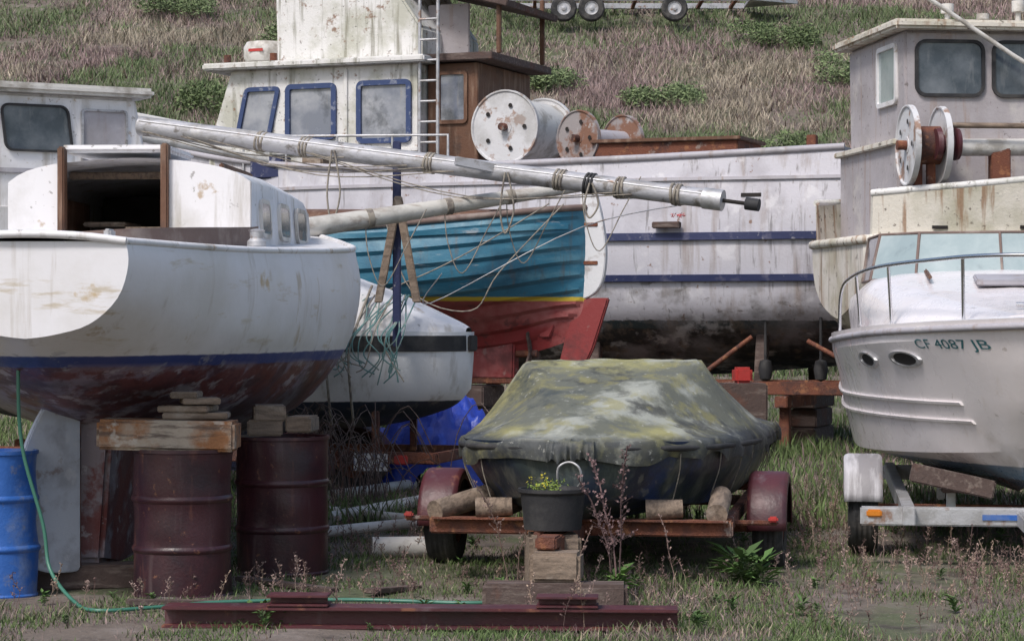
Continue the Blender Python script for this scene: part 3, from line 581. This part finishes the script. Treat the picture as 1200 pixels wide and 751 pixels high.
# ---------------------------------------------------------------- blue clinker double-ender
Bl=R('clinker_boat',(.78,25,0),157)
TE=(.028,.15,.235)
MBl=mat('clinker_hull_paint',TE,[((.12,.27,.34),(1.2,1.2,6),.48,.6,.6,1.86,4),((.015,.06,.11),1.3,.50,.62,.65,1.86,4),((.36,.38,.40),(2,2,9),.62,.67,.7,1.86,4),((.10,.08,.07),(9,9,1),.58,.68,.5,1.86,4),((.20,.05,.045),2.5,.48,.6,.7,0,1.8),((.42,.17,.16),1.2,.5,.62,.6,0,1.8),((.08,.03,.03),6.,.58,.66,.7,0,1.8)],
  bands=[(0,(.24,.03,.03)),(1.80,(.50,.36,.03)),(1.845,TE)],rough=.5)
bb,po,sb=hull(Bl,'hull',[(0,[(.03,2.78),(.03,2.5),(.03,2.2),(.03,1.9),(.02,1.6),(0,1.5)]),
 (.3,[(.46,2.74),(.46,2.45),(.38,2.15),(.20,1.85),(.06,1.6),(0,1.35)]),
 (1.0,[(.84,2.66),(.88,2.35),(.80,2.02),(.50,1.74),(.16,1.45),(0,1.2)]),
 (2.4,[(1.08,2.56),(1.15,2.25),(1.08,1.9),(.78,1.58),(.3,1.35),(0,1.15)]),
 (4.0,[(1.08,2.54),(1.14,2.27),(1.05,1.9),(.72,1.58),(.3,1.35),(0,1.15)]),
 (5.6,[(.7,2.7),(.7,2.4),(.58,2.0),(.34,1.65),(.12,1.4),(0,1.2)]),
 (6.8,[(.03,3.0),(.03,2.6),(.03,2.2),(.02,1.8),(.01,1.5),(0,1.3)])],MBl,nsec=8,lap=.036,nlap=10,sharp=18,deck=M['coam'])
for q in(po,sb): tube(Bl,'gunwale',[p*np.array((1,1.02,1)) for p in q],.035,M['coam'],smooth=False)
for s in(1,-1): strake(Bl,'rubbing_strake',bb,.1,6.6,2.44,2.50,.035,MBl,s,60,lambda x:.11*(abs(x-3)/3)**2)
hull(Bl,'cabin_coaming',[(.9,[(.5,2.6),(.48,2.74),(0,2.78)]),(2.2,[(.75,2.56),(.72,2.74),(0,2.80)]),(4.0,[(.75,2.54),(.7,2.78),(0,2.84)])],M['teak'],sharp=50)
MW=mat('white_rudder_paint',(.66,.66,.68),[((.3,.25,.22),6.,.55,.65,.7)],rough=.6)
MRd=mat('red_antifoul',(.24,.035,.035),[((.40,.15,.14),1.5,.5,.62,.6),((.09,.03,.03),3.,.48,.60,.75),((.3,.2,.18),8.,.6,.66,.6)],rough=.7)
rq=[np.array(p) for p in((.06,2.98),(-.08,2.98),(-.15,2.8),(-.21,2.5),(-.22,2.2),(-.16,1.95),(.0,1.83),(.18,1.84),(.05,2.05),(.0,2.4),(.05,2.75),(.06,2.98))]
prism(Bl,'sternpost_rudder',[(p[0],-.04,p[1]) for p in[cr(rq,t) for t in np.linspace(0,11,45)][:-1]],(0,.08,0),MW,.008)
for z in(2.2,2.6): box(Bl,'rudder_pintle',(-.03,0,z),(.22,.10,.04),M['rust'],bevel=.004)
prism(Bl,'rudder_lower',[(-.26,-.035,1.835),(.12,-.035,1.835),(.34,-.035,1.0),(.08,-.035,.98),(-.08,-.035,1.3)],(0,.07,0),MRd,.015)
prism(Bl,'deadwood',[(.12,-.06,1.83),(.6,-.06,1.6),(.5,-.06,1.42),(.40,-.06,1.42),(.3,-.06,1.62)],(0,.12,0),MRd,.01)
prism(Bl,'keel',[(.78,-.08,1.7),(.80,-.08,.98),(6.0,-.08,.98),(6.6,-.08,1.5),(2,-.08,1.5)],(0,.16,0),MRd,.02)
box(Bl,'keel_shoe',(3.1,0,.96),(5.8,.2,.06),M['rust'])
for i in range(3): box(Bl,'propeller_blade',(.62,.02+.13*math.sin(rad(i*120+20)),1.25+.13*math.cos(rad(i*120+20))),(.02,.1,.24),M['dkwood'],(-(i*120+20),0,0),.008)
cyl(Bl,'propeller_hub',(.55,.0,1.25),(.8,.0,1.25),.04,M['rust'])
for x in(1.2,3.0,5.0):
    for z_,w_ in((.12,.9),(.34,.7),(.56,.9),(.80,.5)): box(Bl,'keel_block',(x,0,z_),(.3,w_,.22),M['dkwood'],(0,0,random.uniform(-6,6)),.015)
for s in(1,-1):
    for x in(1.4,4.2): cyl(Bl,'jack_stand',(x,s*1.15,0),(x,s*.7,1.6),.035,M['rust'])
tube(Bl,'gunwale_rope',[(.2,.55,2.8),(.9,1.0,2.3),(1.5,1.2,2.0),(2.3,1.25,1.75),(3.0,1.2,2.1),(3.4,1.15,2.65)],.007,M['rope']);tube(Bl,'gunwale_rope',[(.1,.4,2.8),(.6,.9,2.1),(.9,.95,1.7),(1.5,1.1,1.9),(1.8,1.15,2.7)],.007,M['rope'])

# ---------------------------------------------------------------- gillnetter (rear centre)
Gn=R('fishing_boat',(4.6,30.5,0),158.2)
GW=(.52,.51,.56)
MGn=mat('gillnetter_hull_paint',GW,[((.36,.345,.38),1.1,.48,.62,.65),((.24,.18,.14),(5,5,.35),.54,.68,.6),((.66,.65,.68),2.4,.56,.64,.6),((.2,.11,.07),9.,.64,.69,.85),((.08,.07,.06),(14,14,.6),.58,.68,.6),((.12,.10,.09),(3,3,6),.62,.67,.6,1.5,2.1),((.15,.14,.13),2.5,.5,.62,.6,1.4,2.0)],
  bands=[(0,(.02,.022,.026)),(1.50,(.03,.05,.06)),(1.60,GW)],rough=.55,bn=.06)
gb,po,sb=hull(Gn,'hull',[(0,[(1.45,3.72),(1.6,3.0),(1.62,2.3),(1.5,1.7),(.8,1.25),(0,1.05)]),(3,[(1.7,3.62),(1.8,2.9),(1.78,2.2),(1.6,1.6),(.9,1.1),(0,.85)]),
 (6.5,[(1.7,3.6),(1.75,2.9),(1.7,2.2),(1.5,1.55),(.8,1.05),(0,.8)]),(9,[(1.15,3.85),(1.1,3.0),(.95,2.3),(.7,1.6),(.3,1.1),(0,.85)]),(10.8,[(.03,4.3),(.03,3.4),(.02,2.6),(.02,1.9),(.01,1.4),(0,1.2)])],MGn,deck=M['greyhouse'],drop=.55,lump=.03,camber=0)
for s,q in((1,po),(-1,sb)):
    tube(Gn,'bulwark_cap',q,.045,M['greyhouse'],smooth=False)
    strake(Gn,'guard_upper',gb,.02,10.4,2.59,2.69,.05,M['navy'],s); strake(Gn,'guard_lower',gb,.02,10.2,2.08,2.17,.05,M['navy'],s); strake(Gn,'knuckle',gb,.02,10.4,3.33,3.38,.03,M['greyhouse'],s)
for x in(1.0,2.6,4.2): strake(Gn,'scupper',gb,x,x+.25,3.12,3.17,.008,M['dark'],1,6)
for x in np.arange(.6,5,.9): strake(Gn,'plate_seam',gb,x,x+.02,2.72,3.32,.004,M['greyhouse'],1,1)
prism(Gn,'wheelhouse',[(5.8,-1.2,3.1),(8.95,-1.2,3.1),(8.95,-1.2,3.95),(8.6,-1.2,5.0),(5.8,-1.2,5.0)],(0,2.4,0),M['algae'],.02)
prism(Gn,'wheelhouse_roof',[(5.65,-1.38,5.003),(8.95,-1.38,5.003),(9.0,-1.2,5.003),(9.0,1.2,5.003),(8.95,1.38,5.003),(5.65,1.38,5.003)],(0,0,.09),M['algae'],.02)
ux=(-1,0,0)
window(Gn,(6.30,1.2,4.37),ux,(0,0,1),.66,.70,M['blueframe'],M['glassw'],.07,.02,.04)
window(Gn,(7.38,1.2,4.40),ux,(0,0,1),.62,.62,M['blueframe'],M['glassw'],.07,.02,.04)
window(Gn,(8.18,1.2,4.42),ux,(0,0,1),.42,.56,M['blueframe'],M['glassw'],.06,.02,.04,skew=.22)
for y in(-.6,.1,.75): window(Gn,(8.78,y,4.45),(0,1,0),(-.33,0,1),.5,.6,M['blueframe'],M['glassw'],.06,.02,.04)
box(Gn,'wheelhouse_sill',(7.3,1.215,3.86),(3.0,.04,.06),M['algae']); box(Gn,'wheelhouse_corner_post',(6.86,1.215,4.4),(.05,.03,1.1),M['algae'],bevel=.004)
box(Gn,'lower_trim',(7.3,1.22,3.45),(3.1,.05,.12),M['blueframe'])
prism(Gn,'flybridge',[(5.85,-1,5.1),(8.0,-1,5.1),(8.05,-1,6.7),(6.7,-1,6.7),(5.85,-1,5.5)],(0,2.0,0),M['algae'],.03)
box(Gn,'after_cabin',(5.42,0,4.05),(.72,1.9,1.9),M['teak']); box(Gn,'after_cabin_roof',(5.35,0,5.07),(1.1,2.2,.1),M['dkwood'])
window(Gn,(5.42,.95,4.55),ux,(0,0,1),.34,.6,M['teak'],M['glassw'],.05,.02,.03)
box(Gn,'upper_shelter_roof',(5.55,-.2,6.0),(1.7,1.9,.09),M['dkwood'],(0,-14,0)); box(Gn,'upper_shelter_side',(5.75,.3,5.5),(.6,.05,.75),M['houser'])
for y in(-1.0,.6): 
    for x in(4.9,6.2): box(Gn,'shelter_post',(x,y,5.6),(.06,.06,.9),M['teak'])
for x in(5.50,5.76): tube(Gn,'ladder_rail',[(x,1.27,3.2),(x,1.25,6.6)],.024,M['galv'])
for i in range(12): tube(Gn,'ladder_rung',[(5.50,1.265,3.4+i*.27),(5.76,1.265,3.4+i*.27)],.016,M['galv'])
lathe(Gn,'radar_dome',(8.35,.65,5.1),(0,0,1),[(0,0),(0,.1),(.05,.12),(.06,.28),(.12,.31),(.26,.31),(.33,.27),(.36,.0)],M['pvc'],40)
box(Gn,'radar_label',(8.35,.963,5.30),(.22,.004,.04),M['red'],bevel=0)
for x in(7.9,8.6): tube(Gn,'roof_light',[(x,1.3,5.1),(x,1.3,5.2)],.05,M['rust'])
tube(Gn,'deck_rail',[(5.2,1.62,3.6),(5.2,1.62,4.0),(7.5,1.58,4.05),(8.9,1.2,4.2),(9.0,1.15,3.8)],.02,M['galv'],smooth=False)
for x in(6,6.8,7.6,8.3): tube(Gn,'rail_post',[(x,1.6-.15*max(0,x-7),3.6),(x,1.6-.15*max(0,x-7),4.03)],.016,M['galv'])
for (x,y,w,h,m_) in((6.5,1.42,.45,.35,'pvc'),(7.2,1.42,.3,.5,'wood'),(7.9,1.38,.5,.3,'navy'),(5.9,1.4,.3,.3,'greyhouse')): box(Gn,'fish_box',(x,y,3.05+.45+h/2),(w,.26,h),M[m_],(0,0,random.uniform(-8,8)),.02)
box(Gn,'rusty_hatch_coaming',(2.4,.6,3.68),(1.9,1.1,.38),M['rust']); box(Gn,'fish_hold_lid',(2.4,.6,3.89),(2.0,1.2,.05),M['teak'])
box(Gn,'stern_bollard',(.5,1.1,3.75),(.12,.12,.3),M['rust'])
box(Gn,'flower_box',(2.15,1.86,2.78),(.35,.12,.08),M['dkwood'])
for x in(.8,3,5.5,8):
    for z_,w_ in((.12,1.2),(.36,1.0),(.60,1.2)): box(Gn,'keel_block',(x,0,z_),(.35,w_,.23),M['dkwood'],(0,0,random.uniform(-5,5)),.015)
    for s in(1,-1): box(Gn,'side_shore',(x+.3,s*1.35,.75),(.14,.14,1.55),M['dkwood'],(s*12,0,0))
for y in(1.1,2.0): box(Gn,'cradle_beam',(.9,y,.78),(5.6,.14,.16),M['rust'],(0,0,1)); 
for x in(-1.2,.6,2.4): box(Gn,'cradle_crossbeam',(x,1.5,.62),(.16,1.4,.14),M['rust']); box(Gn,'cradle_leg',(x,2.0,.3),(.12,.12,.55),M['rust'])
tube(Gn,'cradle_brace',[(-.6,1.9,.85),(.4,1.7,1.35)],.03,M['rust']); tube(Gn,'cradle_brace',[(1.8,1.9,.85),(1.1,1.7,1.4)],.03,M['rust'])
box(Gn,'rudder_plate',(-.35,0,1.6),(.5,.06,1.0),M['rust']); 
for x in(.3,1.0): tube(Gn,'zinc_hanger',[(x,1.45,1.75),(x,1.45,1.0)],.02,M['black']); lathe(Gn,'hanging_fender',(x,1.45,.85),(0,0,1),[(0,0),(.03,.07),(.15,.09),(.25,.07),(.28,0)],M['black'],20)
leafcloud('red_flowers',2.0,28.7,.3,.05,50,(.4,.05,.05),.02,.1,2.84)
box(None,'red_fuel_can',(2.62,27.2,.98),(.2,.2,.18),M['red'],(0,0,10),.03)
box(None,'timber_cribbing',(2.62,27.2,.44),(.5,.5,.90),M['dkwood'],(0,0,5),.02)
def reel(name,c,ax,L,r,mf,mc,rc,zdeck):
    D=R(name,(c[0],c[1],0),0,True); c=V(c);d=V(ax).normalized()
    for t,rr in((0,r),(L,r*.97)): 
        lathe(D,'flange',c+d*t,d,[(-.02,0),(-.02,rr*.2),(-.012,rr*.21),(-.012,rr*.93),(-.03,rr*.96),(-.03,rr),(.03,rr),(.03,rr*.96),(.012,rr*.93),(.012,0)],mf,44)
    cyl(D,'core',c,c+d*L,rc,mc,seg=36); cyl(D,'hub',c-d*.12,c+d*(L+.12),.05,M['rust'])
    for k_ in range(5):
        e=basis(d); a_=rad(72*k_); p=c-d*.03+(e[1]*math.cos(a_)+e[2]*math.sin(a_))*r*.6; lathe(D,'flange_hole',p,d,[(0,.0),(0,.03)],M['dark'],12)
    for t in((.10,L-.10) if rc<r*.6 else(L+.08,L+.30)): box(D,'stand',c+d*t-V((0,0,(c.z-zdeck)/2)),(.09,.09,c.z-zdeck),M['rust'])
MFl=mat('flaked_white_flange',(.6,.6,.62),[((.26,.13,.07),4.,.54,.60,.85),((.35,.34,.33),1.5,.5,.62,.6)],rough=.6)
MFr=mat('rust_stained_flange',(.30,.27,.27),[((.2,.09,.05),3.5,.47,.56,.9),((.5,.5,.5),6.,.6,.65,.6)],rough=.7)
reel('net_drum',(-.09,31.3,4.13),(.50,1.0,0),1.15,.49,MFl,M['pvc'],.40,3.1)
reel('net_drum',(.86,30.9,3.95),(.75,.75,0),.85,.37,MFr,M['greyhouse'],.14,3.1)

# ---------------------------------------------------------------- small cruiser rear left
Lb=R('cabin_boat',(-4.08,23.5,0),211)
hull(Lb,'hull',[(-1.8,[(.05,2.9),(.04,2.2),(.02,1.7),(0,1.4)]),(-.8,[(.8,2.75),(.7,2.1),(.45,1.5),(0,1.2)]),(.8,[(1.15,2.65),(1.1,2.0),(.85,1.4),(0,1.1)]),(4.5,[(1.15,2.6),(1.1,2.0),(.9,1.4),(0,1.1)])],M['white'],smooth=False,deck=M['white'],sharp=25)
prism(Lb,'cabin',[(-.25,-1,2.5),(4.0,-1,2.5),(4.0,-1,3.70),(.0,-1,3.70)],(0,2.0,0),M['white'],.03)
prism(Lb,'cabin_roof',[(-.15,-1.12,3.703),(4.2,-1.12,3.703),(4.2,1.12,3.703),(-.15,1.12,3.703)],(0,0,.09),M['pvc'],.03)
window(Lb,(.98,1.0,3.38),(-1,0,0),(0,0,1),.62,.40,M['black'],M['glass'],.02,.06,.03,skew=-.12)
window(Lb,(.32,1.0,3.32),(-1,0,0),(0,0,1),.42,.48,M['alu'],M['greyhouse'],.02,.02,.03); window(Lb,(1.95,1.0,3.38),(-1,0,0),(0,0,1),.9,.40,M['black'],M['glass'],.02,.06,.03)
box(Lb,'rub_strip',(2,1.012,2.98),(4,.03,.05),M['greyhouse'])
for z_,x0 in((3.62,-3.9),(3.42,-3.7)): cyl(None,'wooden_spar',(-4.0,24.6,z_+.1),(-2.6,25.4,z_-.12),.045,M['pvc'])
for x in(0,3):
    for z_ in(.15,.45,.75): box(Lb,'keel_block',(x,0,z_),(.3,1,.28),M['dkwood'],bevel=.02)

# ---------------------------------------------------------------- fishing boat rear right
Rb=R('fishing_boat',(3.0,26.0,0),8)
RW=(.64,.60,.55)
MRb=mat('trawler_hull_paint',RW,[((.42,.38,.28),1.3,.47,.62,.75),((.26,.15,.08),(6,6,.6),.53,.66,.8),((.15,.12,.10),9.,.6,.68,.7),((.10,.08,.05),(12,12,1),.56,.66,.6)],bands=[(0,(.04,.03,.035)),(1.55,RW)],rough=.65,bn=.08)
rb,po,sb=hull(Rb,'hull',[(.55,[(1.0,2.45),(1.0,2.25),(.9,2.0),(.65,1.8),(.3,1.68),(0,1.62)]),(1.1,[(1.5,2.46),(1.52,2.2),(1.4,1.85),(1.1,1.55),(.5,1.35),(0,1.25)]),(3,[(1.75,2.5),(1.78,2.2),(1.7,1.75),(1.4,1.3),(.7,.95),(0,.8)]),(6.5,[(1.6,2.7),(1.55,2.3),(1.4,1.8),(1.1,1.3),(.5,.95),(0,.8)]),(9.5,[(.05,3.2),(.04,2.6),(.03,2.0),(.02,1.5),(.01,1.1),(0,1.0)])],MRb,deck=M['greyhouse'],camber=0,drop=.03)
tube(Rb,'guard_rail',[p*np.array((1,1.01,1)) for p in po[::-1]]+[p*np.array((1,1.01,1)) for p in sb],.05,M['bulwarkp'],smooth=False)
for s in(-1,1):
    vs=[];fs=[];n=26
    for i in range(n+1):
        x=.62+(8.3-.62)*i/n; y=abs(ysurf(rb,x,2.4,s) or 1.3)*.985; zt=2.90+.06*(x-.45)+.02*(x-.45)**2*.6
        vs+=[(x,s*y,2.46),(x,s*(y+.04),zt),(x,s*(y-.03),zt),(x,s*(y-.07),2.46)]
    for i in range(n):
        for j in range(4): fs.append((i*4+j,i*4+(j+1)%4,i*4+4+(j+1)%4,i*4+4+j))
    fs+=[(0,1,2,3)]
    mk(Rb,'bulwark',vs,fs,M['bulwarkp']); tube(Rb,'bulwark_cap',[V(vs[i*4+1])+V((0,-s*.03,.02)) for i in range(n+1)],.04,M['algae'],smooth=False)
    for i in range(2,n,3): box(Rb,'scupper_slot',(vs[i*4][0],vs[i*4][1]+s*.022,2.56),(.16,.03,.035),M['dark'],bevel=0)
prism(Rb,'wheelhouse',[(1.08,-.8,3.45),(4.8,-.8,3.45),(4.8,-.8,4.68),(1.06,-.8,4.68)],(0,2.1,0),M['houser'],.03)
box(Rb,'deckhouse',(2.92,.25,2.98),(3.9,2.2,1.0),M['houser'],bevel=.02); box(Rb,'deckhouse_ledge',(2.92,.25,3.49),(4.02,2.32,.06),M['bulwarkp'])
prism(Rb,'wheelhouse_roof',[(.90,-.98,4.683),(5.0,-.98,4.683),(5.0,1.45,4.683),(.90,1.45,4.683)],(0,0,.10),M['bulwarkp'],.03)
window(Rb,(1.56,-.8,4.28),(1,0,0),(0,0,1),.70,.54,M['black'],M['glass'],.035,.09,.03);window(Rb,(2.42,-.8,4.28),(1,0,0),(0,0,1),.72,.54,M['black'],M['glass'],.035,.09,.03);window(Rb,(3.3,-.8,4.28),(1,0,0),(0,0,1),.72,.54,M['black'],M['glass'],.035,.09,.03)
window(Rb,(1.065,-.2,4.25),(0,-1,0),(0,0,1),.62,.56,M['white'],M['glassg'],.05,.03,.03)
tube(Rb,'trolling_pole',[(1.2,-.95,5.05),(2.2,-1.0,4.4),(3.4,-1.05,3.7)],.025,M['pvc'],smooth=False)
for x,h in((1.7,.25),(2.1,.15),(2.5,.3)): lathe(Rb,'roof_lamp',(x,-.3,4.78),(0,0,1),[(0,.03),(h*.6,.03),(h*.6,.07),(h,.07),(h,0)],M['pvc'],18)
reel('net_drum',(4.12,24.85,3.42),(1,.10,0),.34,.42,MFl,M['rust'],.2,2.5)
RR=R('capstan_winch',(4.6,24.9,0),0,True); cyl(RR,'shaft',(4.5,24.9,3.4),(6.0,25.1,3.42),.09,M['pvc']); lathe(RR,'red_spool',(4.42,24.7,3.42),(1,.1,0),[(-.05,0),(-.05,.16),(0,.17),(.02,.1),(.14,.1),(.16,.17),(.2,.16),(.2,0)],M['maroon'],28); box(RR,'winch_stand',(5.1,25,2.95),(.2,.2,.9),M['rust'])
cyl(RR,'roller_bar',(4.5,24.75,3.62),(6.2,24.9,3.62),.03,M['wood'])
for x in(2,4,7):
    for z_ in(.15,.45,.72): box(Rb,'keel_block',(x,0,z_),(.35,1.2,.28),M['dkwood'],bevel=.02)
box(Rb,'cradle_beam',(2.6,-.9,.95),(4.2,.15,.16),M['rust'])

# ---------------------------------------------------------------- blue tarp heap
vs=[];fs=[];n=46
for i in range(n+1):
    for j in range(n+1):
        u,v=i/n*2-1,j/n*2-1; r_=max(0,1-(u*u+v*v)**.5*.95); x=-.70+u*.68; y=22.7+v*.6
        z=.95*r_**.45*(1 if r_>0 else 0)+.10*abs(noise.noise(V((u*4,v*4,2))))*3*r_**.4+.07*noise.noise(V((u*9,v*9,3)))
        vs.append((x+.05*noise.noise(V((u*5,v*5,7))),y,max(.0,z)))
for i in range(n):
    for j in range(n): fs.append((i*(n+1)+j,i*(n+1)+j+1,(i+1)*(n+1)+j+1,(i+1)*(n+1)+j))
mk(None,'blue_tarpaulin',vs,fs,M['tarp'],sharp=40)

# hilltop flat trailer: stands where the slope reaches this height
ty=60.
while ty<80 and (H(3.1,ty)-1.6)/ty<.1235: ty+=.1
Ht=R('flatbed_trailer',(3.1,ty,H(3.1,ty)-.05),0)
for y in(-.9,.9): box(Ht,'side_rail',(0,y,.70),(7.6,.12,.16),M['galv'])
for x in np.linspace(-3.4,3.4,8): box(Ht,'crossmember',(x,0,.66),(.1,1.9,.1),M['rust'])
for x in(-1.6,-.8,1.6): 
    for y in(-1.05,1.05): wheel(Ht,'wheel',(x,y,.38),(0,1,0),.38,.25,M['galv'])
prism(Ht,'tongue',[(3.8,-.9,.65),(3.8,.9,.65),(5.3,0,.65)],(0,0,.1),M['galv']); 
for x,l in((-2.6,1.4),(-.2,2.2),(1.9,1.2)): box(Ht,'bunk',(x,-.5,.9),(l,.15,.15),M['dkwood'],(0,6,0)); 
for x in(-3.2,-1.2,.6,2.5): box(Ht,'post',(x,-.85,1.0),(.07,.07,.8),M['galv'])

# ---------------------------------------------------------------- weeds
def weeds(name,spots,cols,hr=(.25,.6),leaf=0,lc=(.08,.15,.04),th=1.):
    vs=[];fs=[];cs=[]
    def quad(p,q,w,c):
        d=(q-p).normalized(); 
        for ax in(V((1,0,0)),V((0,1,0))):
            s=d.cross(ax); s=(s.normalized() if s.length>.01 else V((0,0,1)))*w; k=len(vs); vs.extend([p-s,p+s,q+s*.7,q-s*.7]); fs.append((k,k+1,k+2,k+3)); cs.extend([c]*4)
    for x,y,sc in spots:
        z=H(x,y); c=np.array(random.choice(cols))*random.uniform(.7,1.2); h=random.uniform(*hr)*sc; p=V((x,y,z)); lean=V((random.uniform(-.3,.3),random.uniform(-.3,.3),0)); pts=[p]
        for k in range(1,6): pts.append(p+V((0,0,h*k/5))+lean*h*(k/5)**2+V((random.uniform(-.01,.01),0,0)))
        for a_,b_ in zip(pts,pts[1:]): quad(a_,b_,(.0013+.001*sc)*th,c)
        for k in range(int(24*sc*th)):
            t=random.uniform(.35,1); i=min(4,int(t*5)); q=pts[i].lerp(pts[i+1],t*5-i); dv=V((random.gauss(0,1),random.gauss(0,1),random.uniform(.4,2))).normalized(); l=random.uniform(.015,.07)*(1.3-t)*sc+.008
            quad(q,q+dv*l,.0008*th,c)
            for _ in range(3):
                e=q+dv*l*random.uniform(.4,1.05); a=V((random.gauss(0,1),random.gauss(0,1),random.gauss(0,1))).normalized()*random.uniform(.0025,.0055)*th; b=a.orthogonal(); kk=len(vs); vs.extend([e-a,e+b,e+a,e-b]); fs.append((kk,kk+1,kk+2,kk+3)); cs.extend([c*random.uniform(.7,1.3)]*4)
        for k in range(leaf):
            a=random.uniform(0,6.28); l=random.uniform(.03,.10)*sc; e=V((math.cos(a),math.sin(a),random.uniform(.1,.9))); q=p+V((0,0,random.uniform(0,.1)*sc)); s=e.cross(V((0,0,1))).normalized()*l*.16; kk=len(vs)
            vs.extend([q,q+e*l*.5+s,q+e*l-V((0,0,l*.2)),q+e*l*.5-s]); fs.append((kk,kk+1,kk+2,kk+3)); cs.extend([np.array(lc)*random.uniform(.6,1.4)]*4)
    me=bpy.data.meshes.new(name); me.from_pydata(vs,[],fs); at=me.color_attributes.new('Col','FLOAT_COLOR','POINT'); arr=np.ones((len(vs),4)); arr[:,:3]=np.array(cs); at.data.foreach_set('color',arr.ravel().astype(np.float32)); me.materials.append(MGR); return link(bpy.data.objects.new(name,me))
dry=[(.22,.15,.13),(.30,.22,.17),(.16,.10,.09),(.33,.24,.21)]
sp=[]
for cx,cy,sx,sy,n_ in((3.1,14.3,1.3,1.3,300),(-1.2,13.8,.7,.6,40),(.5,14.4,1.4,.6,60),(2.2,17.5,.8,1.5,90),(-.9,16.5,.5,1.2,60),(-2.3,13.4,.6,.3,14),(1.0,12.6,2.0,.5,40),(2.6,20,1.5,2.5,140),(-1.4,19.5,.8,1.5,90),(4,16.5,.8,1.2,90)):
    for _ in range(n_): sp.append((random.gauss(cx,sx*.6),random.gauss(cy,sy*.6),random.uniform(.35,.85)))
weeds('dry_weeds',sp,dry,(.12,.36))
weeds('tall_dock_weed',[(.60,13.7,1.5),(.62,13.72,1.6),(.585,13.73,1.4)],[(.19,.12,.12)],(.50,.56),26,(.11,.2,.05),1.7)
weeds('tall_dry_weed',[(-.02,13.9,1.2),(.03,13.85,1.1),(.95,13.9,.8),(.35,13.6,.8)],[(.22,.15,.13)],(.5,.6),0,th=1.3)
sp=[(1.38,14.3,2),(1.33,14.35,1.9),(1.45,14.32,1.9),(1.4,14.38,1.7),(1.5,14.3,1.6)]
for _ in range(90):
    y=random.uniform(12.2,18); sp.append((random.uniform(-.21,.21)*y,y,random.uniform(.3,.9)))
weeds('green_weed',sp,[(.10,.14,.06)],(.03,.10),26)
Br=R('bramble_thicket',(-1.35,19.6,0))
for k_ in range(70):
    x,y=random.gauss(0,.22),random.gauss(0,.35); a=random.uniform(0,6.28); l=random.uniform(.3,.7); h=random.uniform(.4,.95)
    tube(Br,'cane',[(x,y,0),(x+.2*l*math.cos(a),y+.2*l*math.sin(a),h*.7),(x+.6*l*math.cos(a),y+.6*l*math.sin(a),h),(x+l*math.cos(a),y+l*math.sin(a),h*.6)],.004,M['dkwood'],k=3)

# ---------------------------------------------------------------- light, camera
sd=V((-.42,-.62,.95)).normalized()
W=bpy.data.worlds.new('World'); SC.world=W; W.use_nodes=True; nt=W.node_tree; bg=nt.nodes['Background']
sk=nt.nodes.new('ShaderNodeTexSky'); sk.sky_type='NISHITA'; sk.sun_disc=False; sk.sun_elevation=math.asin(sd.z); sk.sun_rotation=math.atan2(sd.x,sd.y); sk.air_density=1.2; sk.dust_density=3.0; sk.ozone_density=1.0
nt.links.new(sk.outputs[0],bg.inputs[0]); bg.inputs[1].default_value=.15
sl=bpy.data.lights.new('sun','SUN'); sl.energy=2.6; sl.angle=rad(12); sl.color=(1,.96,.92); so=link(bpy.data.objects.new('sun',sl)); so.rotation_euler=(-sd).to_track_quat('-Z','Y').to_euler(); so.location=(0,0,20)
cam=bpy.data.cameras.new('camera'); co=link(bpy.data.objects.new('camera',cam)); co.location=(0,0,1.6); co.rotation_euler=(rad(90),0,0); cam.lens=84; cam.sensor_width=36; cam.clip_end=2000
SC.camera=co
SC.view_settings.view_transform='Standard'; SC.view_settings.look='None'; SC.view_settings.exposure=0
